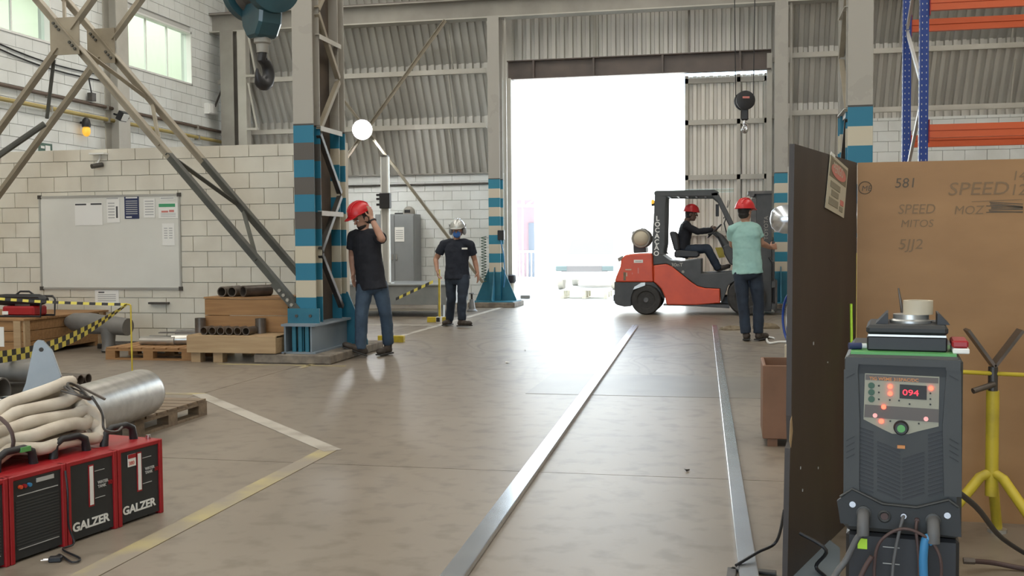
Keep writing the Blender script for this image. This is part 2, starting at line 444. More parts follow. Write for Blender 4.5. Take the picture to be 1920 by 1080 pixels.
# left wall with office windows
WIN = [(12.75, 15.27, 4.6, 5.69), (17.45, 19.83, 4.6, 5.69)]
m = MB(); X0, X1 = XL-.2, XL
m.bx(X0, X1, YW+.16, YF, 0, 4.6); m.bx(X0, X1, YW+.16, YF, 5.69, HR)
for a, b in ((YW+.16, 12.75), (15.27, 17.45), (19.83, YF)): m.bx(X0, X1, a, b, 4.6, 5.69)
wl = struct(m.build('wall_left', 'mortar_white'))
block_wall(wl, (XL, 0, 0), (0, 1, 0), (1, 0, 0), 12.9, 21.35, 2.4, 6.8, 'block_white', holes=WIN)
gm = bpy.data.materials.new('window_glass'); gm.use_nodes = True; MATS['window_glass'] = gm
nt = gm.node_tree; nt.nodes.remove(nt.nodes['Principled BSDF'])
t_ = nt.nodes.new('ShaderNodeBsdfTransparent'); t_.inputs[0].default_value = (.90, .96, .94, 1); g_ = nt.nodes.new('ShaderNodeBsdfGlossy'); g_.inputs[1].default_value = .05
x_ = nt.nodes.new('ShaderNodeMixShader'); x_.inputs[0].default_value = .08
nt.links.new(t_.outputs[0], x_.inputs[1]); nt.links.new(g_.outputs[0], x_.inputs[2]); nt.links.new(x_.outputs[0], nt.nodes['Material Output'].inputs[0])
for k, (a, b, c, d) in enumerate(WIN):
    m = MB(); e = .035
    for y in (a, b-e): m.bx(XL-.12, XL+.045, y, y+e, c, d)
    for z in (c, d-e): m.bx(XL-.12, XL+.045, a, b, z, z+e)
    fr = struct(m.build('window_%d' % (k+1), 'white'))
    n = 3
    for i in range(n):
        y0 = a+e+(b-a-2*e)*i/n; y1 = a+e+(b-a-2*e)*(i+1)/n
        MB().bx(XL-.065, XL-.058, y0+.006, y1-.006, c+e, d-e).build('pane', 'window_glass', fr)
        if i: MB().bx(XL-.08, XL-.045, y0-.012, y0+.012, c+e, d-e).build('mullion', 'white', fr)
# the office behind the windows
of = struct(MB().bx(-15.2, -15.1, 12.4, 21.4, 4.0, 7.2).build('wall_office', 'office_wall'))
MB().bx(-15.1, XL-.2, 12.4, 21.4, 7.1, 7.2).build('office_ceiling', 'office_wall', of)
MB().bx(-15.1, XL-.2, 12.4, 21.4, 3.9, 4.0).build('office_floor', 'steel_pale', of)
MB().bx(-15.1, XL-.2, 12.3, 12.4, 4.0, 7.2).build('office_side', 'office_wall', of)
MB().bx(-15.1, XL-.2, 21.4, 21.5, 4.0, 7.2).build('office_side', 'office_wall', of)
MB().bar((-13.2, 18.2, 5.35), (-13.2, 20.6, 4.1), .14, .05).build('stair_stringer', 'steel_pale', of)
lamp('office_lamp', 'AREA', (-13, 16.9, 7.05), (0, 0, 0), 230, (.97, 1.0, .93), shape='RECTANGLE', size=2.6, size_y=8)
pl = thing('pendant_lamp', 'small white pendant lamp hanging inside the office behind the window', 'lamp', (-12.2, 19.0, 4.93))
MB().cyl((-12.2, 19.0, 5.06), (-12.2, 19.0, 7.1), .008, n=6).build('cord', 'steel_grey', pl)
MB().lathe((-12.2, 19.0, 4.93), (0, 0, 1), [(.075, 0), (.075, .10), (.03, .14)], 14).build('lamp_shade', 'white', pl, smooth=40)

# end wall: block base, leaning ribbed sheets between girts, doorway
wb = struct(MB().bx(-11.2, -4.60, YF, YF+.15, 0, 2.758).bx(1.0, 2.3, YF, YF+.15, 0, 2.758).bx(2.3, 9, YF, YF+.15, 0, 3.66).build('wall_back', 'mortar_white'))
block_wall(wb, (0, YF, 0), (1, 0, 0), (0, -1, 0), -8.2, -4.60, 0, 2.758, 'block_white')
block_wall(wb, (0, YF, 0), (1, 0, 0), (0, -1, 0), 1.0, 2.3, 0, 2.758, 'block_white')
block_wall(wb, (0, YF, 0), (1, 0, 0), (0, -1, 0), 2.3, 6.4, 0, 3.66, 'block_white', cap=150)
MB().bx(.95, 9, 21.66, 21.69, 0, HR).build('backing_sheet', 'sheet', wb); MB().bx(-11.2, -4.7, 21.66, 21.69, 0, HR).build('backing_sheet', 'sheet', wb)
def sheet(prof, nr=6, pitch=.17, dep=.075):
    m = MB(); xsec = []
    for i in range(nr):
        b = i*pitch
        xsec += [(b, 0), (b+.075, 0), (b+.09, 1), (b+.155, 1)]
    xsec.append((nr*pitch, 0))
    P = len(prof); vs = []
    for k, (y, z) in enumerate(prof):
        for (x, e) in xsec: vs.append((x, y+e*dep, z))
    n = len(xsec)
    fs = [(k*n+i, k*n+i+1, (k+1)*n+i+1, (k+1)*n+i) for k in range(P-1) for i in range(n-1)]
    return m.add(vs, fs)
def tier(x0, x1, prof, mt, parent, name='metal_sheet', nr=6):
    wd = nr*.17; n = max(1, round((x1-x0)/wd)); ob = None
    for i in range(n):
        if ob is None:
            ob = sheet(prof, nr).build(name, mt, parent, origin=(0, 0, 0)); ob.location = V((x0, 0, 0)) - ORG[parent.name]; ORG[ob.name] = V((x0, 0, 0))
        else: inst(ob.data, name, (x0+i*(x1-x0)/n, 0, 0), parent, scale=((x1-x0)/n/wd, 1, 1))
    ob_s = (x1-x0)/n/wd; ob.scale = (ob_s, 1, 1)
YG = 20.95
def leaning(x0, x1, zs):
    for i in range(len(zs)-1):
        z0, z1 = zs[i], zs[i+1]
        pr = [(21.55, z0-.04), (21.55, z0+.26), (YG+.09, z1-.03)] if i else [(21.46, z0), (YG+.09, z1-.03)]
        tier(x0, x1, pr, 'sheet', wb)
        g = MB().bx(x0, x1, YG, YG+.012, z1-.05, z1+.04).bx(x0, x1, YG, YG+.09, z1-.056, z1-.044).bx(x0, x1, YG, YG+.05, z1+.034, z1+.044)
        g.build('girt', 'steel_pale', wb)
leaning(-11.0, -4.95, [2.758, 3.73, 4.85, 5.95, 7.1, HR])
leaning(1.12, 2.3, [2.758, 3.77, 4.88, 5.95, 7.1, HR])
leaning(2.3, 9.0, [3.66, 3.77, 4.88, 5.95, 7.1, HR]) if False else None
for z0, z1, i in ((3.62, 4.88, 1), (4.88, 5.95, 1), (5.95, 7.1, 1), (7.1, HR, 1)):
    tier(2.3, 9.0, [(21.55, z0), (21.55, z0+.26), (YG-.05, z1-.03)], 'sheet', wb)
    MB().bx(2.3, 9, YG-.09, YG-.078, z1-.05, z1+.04).bx(2.3, 9, YG-.09, YG, z1-.056, z1-.044).build('girt', 'steel_pale', wb)
MB().bx(2.3, 9, YG-.09, YG-.078, 3.72, 3.81).bx(2.3, 9, YG-.09, YG, 3.715, 3.727).build('girt', 'steel_pale', wb)
MB().bx(-11, -4.95, 21.30, 21.46, 2.752, 2.775).build('wall_coping', 'steel_grey', wb)
for x, z0, z1 in ((-5.75, 2.8, 5.8), (-8.9, 2.8, 5.8), (3.2, 3.75, 8), (5.2, 3.75, 8)):
    for zz0, zz1 in ((2.758, 3.73), (3.73, 4.85), (4.85, 5.95)):
        if zz0 < z0-.1: continue
        MB().bar((x, 21.38, zz0+.08), (x, YG+.05, zz1-.06), .03, .03).build('sag_rod', 'steel_pale', wb)
# over the door
MB().bx(-5.0, -4.5, 21.50, 21.53, 4.7, HR).build('closing_sheet', 'sheet', wb)
tier(-4.55, .80, [(21.52, 5.0), (21.52, HR)], 'sheet', wb)
for x in (-2.75, -.88): MB().bx(x-.03, x+.03, 21.44, 21.5, 5.06, HR).build('sheet_post', 'steel_pale', wb)
tier(.72, 1.40, [(21.62, 0), (21.62, HR)], 'sheet', wb, nr=4)
for z in (1.4, 2.62, 3.77, 4.9): MB().bx(.74, 1.0, 21.50, 21.58, z-.04, z+.04).build('girt', 'steel_pale', wb)

dr = sempty('door_1', (-1.9, 21.5, 0))
MB().bx(-4.62, -4.47, 21.2, 21.5, 0, 4.7).build('door_post', 'steel_pale', dr)
MB().bx(.70, .80, 21.3, 21.5, 0, 5.0).build('door_post', 'steel_pale', dr)
h = MB().bx(-4.56, .78, 21.36, 21.40, 4.70, 5.06).bx(-4.56, .78, 21.24, 21.42, 4.68, 4.70).bx(-4.56, .78, 21.24, 21.42, 5.05, 5.07)
for x in (-4.0, -2.75, -1.35, .18): h.bx(x-.02, x+.02, 21.25, 21.38, 4.70, 5.05)
h.build('header', 'beam_brown', dr)
lf = sempty('door_2', (-.1, 21.66, 0))
tier(-.92, .72, [(21.66, .05), (21.66, 4.66)], 'sheet_door', lf, 'door_sheet', nr=5)
for z in (.25, 1.45, 2.59, 3.71, 4.55): MB().bx(-.92, .72, 21.58, 21.64, z-.05, z+.05).build('door_rail', 'steel_pale', lf)
for x in (-.92, .12, .66): MB().bx(x, x+.07, 21.58, 21.65, .05, 4.66).build('door_stile', 'steel_pale', lf)
# unseen sides of the hall, so that its light is right
struct(MB().bx(-16.2, 9.2, -9.2, 22.0, HR, HR+.15).build('ceiling', 'roof'))
struct(MB().bx(-16.2, -8.0, -9.2, -9, 0, HR).bx(1.0, 9.2, -9.2, -9, 0, HR).bx(-8.0, 1.0, -9.2, -9, 5.1, HR).build('wall_rear', 'block_warm'))  # wide opening added, unseen behind the camera, to let daylight in
struct(MB().bx(-40, 30, -60, -9.0, -.2, -.005).build('ground_rear', 'ground_out'))
struct(MB().bx(9, 9.2, -9, 21.5, 0, HR).build('wall_right', 'block_warm'))
struct(MB().bx(-16.2, -16, -9, YW+.16, 0, HR).build('wall_side', 'block_warm'))
struct(MB().bx(-16.2, XL-.2, YW, YW+.1, 2.555, HR).build('wall_upper', 'block_white'))
# services on the left wall
def run(name, label, cat, mt, z, r, off=.08, y0=12.6, y1=21.2):
    t = thing(name, label, cat, (XL+off, y0, z))
    MB().cyl((XL+off, y0, z), (XL+off, y1, z), r, n=10).build('pipe_run', mt, t, smooth=40)
    for y in [y0+.9+1.6*i for i in range(5)]:
        MB().bx(XL+.034, XL+off+r+.01, y-.02, y+.02, z-r-.02, z+r+.01).build('pipe_clip', 'steel_grey', t)
run('wall_pipe', 'dark brown pipe running along the white block wall under the office windows', 'pipe', 'brown_conduit', 3.755, .03)
run('gas_pipe', 'yellow pipe running along the white block wall below the brown pipe', 'pipe', 'yellow_pipe', 3.535, .035, .10)
for k, (ya, za, yb, zb, lb) in enumerate(((12.6, 4.62, 16.75, 4.32, 'upper thin black cable sagging along the white wall under the office window'),
                                 (12.6, 4.55, 16.75, 4.22, 'lower thin black cable sagging along the white wall under the office window'))):
    tag(MB().tube([(XL+.05, ya+(yb-ya)*i/12, za+(zb-za)*i/12-.16*math.sin(PI*i/12)) for i in range(13)], .012, 6).build('wall_cable', 'black', smooth=60), lb, 'cable')
uc = thing('wall_stanchion', 'pale grey steel stanchion standing against the white office wall', 'column', (XL+.15, 16.9, 0))
MB().bx(XL+.03, XL+.05, 16.72, 17.08, 0, HR).bx(XL+.29, XL+.31, 16.72, 17.08, 0, HR).bx(XL+.05, XL+.29, 16.89, 16.91, 0, HR).build('stanchion_section', 'steel_pale', uc)
MB().bx(XL+.02, XL+.36, 16.66, 17.14, 0, .02).build('base_plate', 'steel_pale', uc)
def lampbox(name, label, cat, p, parts):
    t = thing(name, label, cat, p)
    for nm, mb, mt in parts: mb.build(nm, mt, t, smooth=40)
    return t
p = XP(162, 246, XL+.14)
lampbox('bulkhead_lamp', 'amber glass bulkhead lamp on the white wall below the yellow pipe', 'lamp', p,
        [('housing', MB().lathe(p+V((0, 0, .07)), (0, 0, 1), [(.07, 0), (.075, .05), (.06, .12), (.03, .16)]), 'black'),
         ('globe', MB().sph(p, (.07, .07, .095)), 'amber'), ('arm', MB().cyl(p+V((0, 0, .15)), p+V((-.14, 0, .15)), .02), 'black')])
p = XP(230, 218, XL+.5)
lampbox('flood_light', 'small black floodlight on the pale stanchion by the yellow pipe', 'lamp', p,
        [('housing', MB().box(p, (.10, .20, .16), R=Matrix.Rotation(.5, 3, 'Y')), 'black'),
         ('lens', MB().box(p+V((.052, 0, -.028)), (.012, .17, .13), R=Matrix.Rotation(.5, 3, 'Y')), 'white'),
         ('bracket', MB().tube([p, V((XL+.40, p.y-.1, p.z+.03)), V((XL+.305, 17.03, p.z+.03))], .018), 'black')])
p = XP(172, 182, XL+.12)
lampbox('wall_socket', 'small dark outlet box hanging on its cable under the office window', 'outlet', p,
        [('box', MB().box(p, (.09, .12, .14)), 'dark_steel'), ('cable', MB().tube([p+V((0, 0, .06)), p+V((-.03, -.05, .4)), p+V((-.06, .05, .72))], .012, 6), 'black')])
p = XP(395, 205, XL+.08)
lampbox('junction_box', 'white junction box near the corner of the white block wall', 'box', p,
        [('box', MB().box(p, (.12, .36, .22)), 'white'), ('lid', MB().box(p+V((.065, 0, 0)), (.02, .32, .18)), 'white')])
tag(MB().bar(XP(403, 200, XL+.15), XP(421, 155, XL+.15), .03, .03).build('wall_strut', 'dark_steel'), 'thin dark strut leaning off the white wall beside the junction box', 'strut')
p = XP(85, 279, XL+.035); q = sg = thing('exit_sign', 'small dark green sign on the white wall just over the partition', 'sign', p)
MB().box(p, (.012, .34, .18)).build('sign_plate', 'tig_green', sg); MB().box(p+V((.01, .05, 0)), (.006, .12, .11)).build('pictogram', 'paper', sg); MB().box(p+V((.01, -.08, .02)), (.006, .09, .04)).build('pictogram', 'paper', sg)
p = YP(181, 311, YW-.13)
lampbox('security_camera', 'small dark camera on a white arm on the partition wall', 'camera', p,
        [('body', MB().cyl(p+V((-.03, -.06, -.01)), p+V((.03, .08, .02)), .032), 'dark_steel'),
         ('mount', MB().cyl(p, p+V((0, .10, .14)), .012), 'white'), ('bracket', MB().box(p+V((0, .06, .16)), (.22, .12, .02)), 'white')])
# conduit on the end wall
tag(MB().cyl((-8.3, YF-.06, 2.545), (-4.95, YF-.06, 2.545), .022, n=8).build('conduit', 'dark_steel', smooth=50), 'thin dark conduit along the white blocks under the ribbed sheets', 'conduit')
# eave beam
eb = thing('eave_beam', 'long grey steel beam across the end wall on the slender columns', 'beam', (-1, 20.75, 5.84))
MB().bx(-11, 9, 20.6, 20.9, 6.21, 6.235).bx(-11, 9, 20.74, 20.76, 5.86, 6.21).build('beam_web', 'steel_grey', eb)
MB().bx(-11, 9, 20.6, 20.9, 5.835, 5.86).build('bottom_flange', 'steel_pale', eb)
MB().bx(-11, 9, 20.6, 20.9, 6.235, 6.25).build('top_flange', 'beam_brown', eb)
# ------------------------------------------------------------------ steelwork
def lattice_column(x, label, near, mirror=1, plinth=True):
    t = thing('lattice_column', label, 'column', (x, 11.1, 0)); w2 = .117
    a, b = x-w2, x+w2
    def chord(y, yb, m, nm):
        MB().bx(a, b, y, y+.016, .42, HR-.1).bx(a, b, yb-.016, yb, .42, HR-.1).bx(x-.008, x+.008, y+.016, yb-.016, .42, HR-.1).build(nm, m, t, bevel=.003)
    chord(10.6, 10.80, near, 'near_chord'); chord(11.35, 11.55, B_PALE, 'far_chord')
    MB().bx(x-.006, x+.006, 10.80, 11.35, .42, HR-.1).build('web_plate', 'dark_web', t)
    for sx in (a+.012, b-.012):
        z = .55; k = 0
        while z < 6.6:
            y0, y1 = (10.78, 11.38) if k % 2 else (11.38, 10.78)
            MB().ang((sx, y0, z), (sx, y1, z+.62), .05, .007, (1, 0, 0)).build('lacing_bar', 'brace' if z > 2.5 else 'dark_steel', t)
            z += .66; k += 1
        for z in (1.62, 2.55, 3.55, 5.2): MB().ang((sx+(.006 if sx > x else -.006), 10.76, z), (sx+(.006 if sx > x else -.006), 11.40, z), .05, .008, (1, 0, 0)).build('batten', 'steel_pale', t)
    MB().bx(a-.10, b+.06, 10.42, 11.75, .395, .42).build('top_plate', 'base_grey', t)
    g = MB().bx(a-.03, a+.05, 10.47, 11.70, .1, .12).bx(a-.10, b+.06, 10.42, 11.72, .10, .118)
    g.bx(b-.012, b+.006, 10.45, 11.70, .118, .395).bx(a-.08, a-.06, 10.45, 11.70, .118, .395)
    g.build('grillage_beam', 'base_grey', t)
    for xx in (x-.10, x-.03, x+.05): MB().bx(xx-.012, xx+.03, 10.47, 10.50, .118, .395).build('stiffener', 'base_blue', t)
    MB().bx(x-.005, x+.01, 10.5, 11.65, .118, .395).build('grillage_web', 'base_blue', t)
    cp = MB().bx(a-.09, b+.045, 10.575, 10.599, .42, .58).build('cover_plate', 'base_blue', t)
    for xx in (x-.10, x+.06): MB().cyl((xx, 10.56, .5), (xx, 10.578, .5), .018, n=6).build('bolt', 'dark_steel', cp)
    MB().prism([(0, 0), (.26, 0), (.26, .05), (.02, .62), (0, .62)], (b, 11.50, .10), (1, 0, 0), (0, 0, 1), (0, .016, 0)).build('gusset', 'base_blue', t)
    MB().prism([(0, 0), (.34, 0), (.34, .05), (.02, .62), (0, .62)], (a, 11.50, .10), (-1, 0, 0), (0, 0, 1), (0, .016, 0)).build('gusset', 'base_blue', t)
    MB().bx(x-.50 if x < 0 else x-.38, x+.385, 10.33, 12.05, 0, .10).build('concrete_plinth', 'plinth', t, bevel=.012)
    MB().cyl((x-.15, 10.36, .10), (x-.15, 10.36, .12), .01, n=6).build('anchor_bolt', 'dark_steel', t)
    return t
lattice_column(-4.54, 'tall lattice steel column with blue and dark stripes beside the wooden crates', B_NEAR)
lattice_column(1.23, 'tall lattice steel column with blue and cream stripes behind the plywood screen', B_PALE)
def wall_column(x0, x1, label, pyramid):
    xc = (x0+x1)/2; t = thing('wall_column', label, 'column', (xc, 20.6, 0))
    MB().bx(x0, x1, 20.45, 20.465, .1, 5.835).bx(x0, x1, 20.735, 20.75, .1, 5.835).bx(xc-.008, xc+.008, 20.465, 20.735, .1, 5.835).build('column_section', B_FAR, t)
    MB().bx(x1+.05, x1+.09, 20.70, 20.74, .1, 5.835).build('edge_angle', 'steel_pale', t)
    if pyramid:
        for s, xx in ((-1, x0), (1, x1)):
            MB().prism([(0, 0), (.30, 0), (.30, .03), (.02, .68), (0, .68)], (xx, 20.55, .115), (s, 0, 0), (0, 0, 1), (0, .018, 0)).build('stiffener', 'base_blue', t)
        MB().prism([(0, 0), (.30, 0), (.30, .03), (.02, .68), (0, .68)], (xc-.01, 20.45, .115), (0, -1, 0), (0, 0, 1), (.018, 0, 0)).build('stiffener', 'base_blue', t)
        MB().bx(x0, x1, 20.437, 20.45, .115, .68).build('foot_plate', 'base_blue', t)
    MB().bx(x0-.32, x1+.32, 20.12, 20.98, .10, .116).build('base_plate', 'base_blue', t)
    MB().bx(x0-.36, x1+.36, 20.08, 21.02, 0, .10).build('concrete_plinth', 'plinth', t, bevel=.01)
    return t
wall_column(-4.79, -4.55, 'slender striped end wall column with blue triangular stiffeners at the doorway', True)
wall_column(.82, 1.06, 'slender striped end wall column beside the sliding door leaf', True)
t = thing('wall_column', 'grey corner column between the white office wall and the ribbed end wall', 'column', (-10.3, 20.6, 0))
MB().bx(-10.62, -10.32, 20.45, 20.465, 0, 5.835).bx(-10.62, -10.32, 20.735, 20.75, 0, 5.835).bx(-10.48, -10.46, 20.465, 20.735, 0, 5.835).build('column_section', 'steel_grey', t)
MB().bx(-10.25, -10.06, 20.5, 20.7, 0, 5.835).build('column_section', 'steel_pale', t)
for z in (3.72, 4.84):
    MB().bx(-10.06, -9.82, 20.5, 20.56, z, z+.05).build('girt_cleat', 'steel_pale', t)
    MB().bar((-9.84, 20.53, z+.05), (-10.02, 20.53, z+1.0), .04, .03).build('girt_strut', 'steel_pale', t)

# cross bracing in two planes left of the big column
xb = thing('cross_bracing', 'tan steel cross bracing with square gusset plates left of the striped column', 'bracing', (-7.42, 10.95, 0))
for y, gx, gz in ((10.62, -7.42, 3.67), (11.38, -7.46, 3.70)):
    p0, p1 = V((-4.70, y, .62)), V((-10.2, y, 6.80)); q0, q1 = V((-10.2, y, .55)), V((-4.70, y, 6.80))
    def along(a, b, z): return a + (b-a)*((z-a.z)/(b.z-a.z))
    mid = along(p0, p1, 2.28)
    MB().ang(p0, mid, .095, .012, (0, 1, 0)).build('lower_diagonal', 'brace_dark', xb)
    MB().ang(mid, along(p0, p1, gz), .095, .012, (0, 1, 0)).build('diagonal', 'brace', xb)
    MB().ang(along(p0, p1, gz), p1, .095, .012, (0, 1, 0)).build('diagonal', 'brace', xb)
    MB().ang(q0, along(q0, q1, gz-.1), .095, .012, (0, 1, 0)).build('diagonal', 'brace', xb)
    MB().ang(along(q0, q1, gz+.1), q1, .095, .012, (0, 1, 0)).build('diagonal', 'brace', xb)
    gp = MB().bx(gx-.185, gx+.185, y-.02, y-.006, gz-.21, gz+.21).build('gusset_plate', 'brace', xb)
    dv = (p1-p0).normalized(); ev = (q1-q0).normalized()
    for s in (-.20, -.15, -.10, .10, .15, .20):
        c = V((gx, y-.02, gz)) + dv*s
        MB().cyl(c, c+V((0, -.02, 0)), .017, n=6).build('bolt', 'brace_dark', gp)
    ep = MB().box(p0 + dv*.12 + V((0, -.025, 0)), (.09, .012, .42), R=Matrix((Vector((dv.z, 0, -dv.x)), Vector((0, 1, 0)), dv)).transposed()).build('end_plate', 'brace_dark', xb)
    for s in (.0, .07, .14, .21):
        c = p0+dv*s+V((0, -.031, 0)); MB().cyl(c, c+V((0, -.02, 0)), .02, n=6).build('bolt', 'steel_grey', ep)
k = 0; tt = .08
while tt < .94:
    a, b = V((-4.70, 10.66, .62)).lerp(V((-10.2, 10.66, 6.8)), tt), V((-4.70, 11.36, .62)).lerp(V((-10.2, 11.36, 6.8)), tt+.09)
    if k % 2: a, b = V((-4.70, 10.66, .62)).lerp(V((-10.2, 10.66, 6.8)), tt+.09), V((-4.70, 11.36, .62)).lerp(V((-10.2, 11.36, 6.8)), tt)
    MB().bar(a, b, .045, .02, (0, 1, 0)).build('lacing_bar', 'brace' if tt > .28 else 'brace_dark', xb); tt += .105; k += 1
tag(MB().tube([YP(101, 112, 10.75), YP(88, 222, 10.9)], .022, 8).build('hanger_rod', 'brace_dark'), 'thin steel rod hanging from the larger gusset plate', 'rod')
tag(MB().tube([YP(84, 232, 10.9), YP(0, 290, 10.7), YP(-80, 345, 10.5)], .036, 10).build('strut_pipe', 'brace_dark'), 'dark round strut pipe behind the bracing over the partition', 'pipe')

# rods across the end wall
def rod(a, b, label, wd=.06):
    t = thing('brace_angle', label, 'bracing', (a+b)/2); u = a.lerp(b, .55) if a.z > b.z else a.lerp(b, .45)
    MB().ang(a, b, wd, .008, (0, 1, 0)).build('angle_bar', 'brace', t); return t
rod(YP(835, 38, 20.35), YP(560, 421, 20.35), 'thin tan bracing angle rising from behind the big column to the eave beam')
r_ = rod(YP(905, 530, 20.20), YP(600, 131, 20.20), 'thin bracing angle falling from the lamp to the foot of the slender column')
fp = YP(677, 241, 19.95)
fl_ = thing('work_light', 'brightly glowing round work light where the thin bracing angles cross', 'lamp', fp)
MB().lathe(fp+V((0, .16, 0)), (.12, -1, -.12), [(.05, 0), (.12, .02), (.2, .1), (.21, .15)], 24).build('housing', 'dark_steel', fl_, smooth=40)
MB().lathe(fp+V((.018, .012, -.016)), (.12, -1, -.12), [(.19, 0), (.185, .012)], 24).build('lens', 'lamp_glow', fl_)
MB().bar(fp+V((0, .14, 0)), fp+V((0, .42, .0)), .04, .02).build('bracket', 'dark_steel', fl_)
lamp('work_light_glow', 'AREA', fp+V((.03, -.05, -.03)), (math.radians(78), 0, math.radians(7)), 60, (.93, .97, 1), shape='DISK', size=.36)

# crane hooks
def hook_curve(c, r, plane, n=16):
    pts = []
    for i in range(n+1):
        t = math.radians(100 - 290*i/n); pts.append(c + plane*(r*math.cos(t)) + V((0, 0, r*math.sin(t))))
    return pts
c = YP(490, -22, 7.0); hk = thing('crane_hook_block', 'large dark teal crane hook block hanging in front of the striped column', 'crane hook', c)
ax = V((.80, -.60, 0)).normalized()
for s, r, nm in ((-.17, .215, 'sheave_guard'), (.15, .205, 'sheave_guard')):
    MB().lathe(c+ax*s-ax*.05, ax, [(r*.6, 0), (r, .02), (r, .09), (r*.6, .11)], 32).build(nm, 'hook_teal', hk, smooth=35)
MB().lathe(c-ax*.12, ax, [(.15, 0), (.18, .02), (.15, .06), (.15, .18), (.18, .21), (.15, .24)], 28).build('sheave', 'dark_steel', hk, smooth=35)
MB().cyl(c-ax*.25, c+ax*.27, .045).build('axle', 'dark_steel', hk, smooth=40)
MB().prism([(-.17, 0), (.17, 0), (.14, -.17), (.07, -.26), (-.07, -.26), (-.14, -.17)], c-ax.cross(V((0, 0, 1)))*.09+V((0, 0, -.10)), ax, (0, 0, 1), ax.cross(V((0, 0, 1)))*.18).build('crosshead', 'hook_teal', hk, bevel=.02)
MB().lathe(c+V((0, 0, -.34)), (0, 0, -1), [(.06, 0), (.06, .05), (.045, .06), (.04, .12)], 16).build('swivel_nut', 'steel_grey', hk, smooth=40)
hc = c+V((0, 0, -.60)); pth = [c+V((0, 0, -.38)), c+V((0, 0, -.46))] + hook_curve(hc, .085, V((.05, 1.0, 0)), 18)
MB().tube(pth, [.030, .032]+[.032+.014*math.sin(PI*i/18) if i < 15 else .032*(19-i)/4.5 for i in range(19)], 12).build('hook', 'black', hk, smooth=60)
MB().bar(c+V((.0, .03, -.47)), c+V((.01, .09, -.55)), .035, .008).build('safety_latch', 'steel_grey', hk)
for s in (-.05, .05):
    for d in (-.16, .16):
        MB().cyl(c+ax*s+ax.cross(V((0, 0, 1)))*d, V((c.x, c.y, HR-.05))+ax*s+ax.cross(V((0, 0, 1)))*d, .009, n=6).build('wire_rope', 'dark_steel', hk)
c = YP(1396, 189, 14.0); hk = thing('hook_block', 'small round black hook block hanging on wire ropes near the door leaf', 'crane hook', c)
ax = V((.25, -.97, 0)).normalized(); sd = V((.97, .25, 0))
for s in (-.07, .03): MB().lathe(c+ax*s, ax, [(.10, 0), (.125, .01), (.125, .03), (.10, .04)], 28).build('sheave_guard', 'black', hk, smooth=35)
MB().cyl(c-ax*.035, c+ax*.035, .11, n=24).build('sheave', 'dark_steel', hk, smooth=35)
MB().box(c+V((0, 0, -.17)), (.10, .07, .17)).build('shank', 'black', hk, bevel=.015)
MB().box(c+ax*.075+V((0, 0, .035)), (.09, .004, .025), math.atan2(sd.y, sd.x)).build('nameplate', 'sign_pink', hk)
hc = c+V((0, 0, -.345))
MB().tube([c+V((0, 0, -.24)), c+V((0, 0, -.27))]+hook_curve(hc, .05, V((.5, .86, 0)), 16), [.022, .022]+[.022+.012*math.sin(PI*i/16) if i < 14 else .02*(17-i)/3.5 for i in range(17)], 10).build('hook', 'chrome', hk, smooth=60)
for s in (-1, 1): MB().cyl(c+sd*(.115*s), V((c.x, c.y, HR-.05))+sd*(.19*s), .007, n=6).build('wire_rope', 'black', hk)

# pallet rack
rk = thing('pallet_rack', 'blue and orange pallet rack rising behind the plywood screen', 'rack', (3.4, 12.35, 0))
for x in (2.01, 4.80):
    for y in (11.8, 12.9):
        ps = MB().bx(x-.045, x+.045, y-.035, y-.030, 0, 5.4).bx(x-.045, x-.040, y-.030, y+.04, 0, 5.4).bx(x+.040, x+.045, y-.030, y+.04, 0, 5.4).build('post', 'rack_blue', rk)
        h_ = MB()
        for i in range(60):
            z = 1.4+i*.066
            for s in (-.022, .022): h_.bx(x+s-.004, x+s+.004, y-.0365, y-.0345, z-.008, z+.008)
            h_.bx(x-.0465, x-.0445, y-.011, y+.008, z-.014, z+.014)
        q = h_.build('perforations', 'alu', ps); q['kind'] = 'stuff'
        MB().bx(x-.07, x+.07, y-.07, y+.07, 0, .012).build('foot_plate', 'rack_blue', rk)
    z = .3; k = 0
    while z < 5.0:
        y0, y1 = (11.82, 12.88) if k % 2 else (12.88, 11.82)
        MB().bar((x, y0, z), (x, y1, z+.82), .045, .03, (1, 0, 0)).build('frame_brace', 'alu', rk); z += .86; k += 1
for z in (1.05, 2.36, 3.70, 4.95):
    for y in (11.78, 12.93):
        bm_ = MB().bx(2.06, 4.75, y-.03, y+.03, z, z+.065).bx(2.06, 4.75, y-.015, y+.03, z+.065, z+.075).bx(2.06, 4.75, y-.03, y+.03, z+.075, z+.14).build('beam', 'rack_orange', rk)
        for x in (2.06, 4.75): MB().bx(x-.005, x+.005, y-.05, y+.02, z-.05, z+.19).build('connector', 'red', bm_)
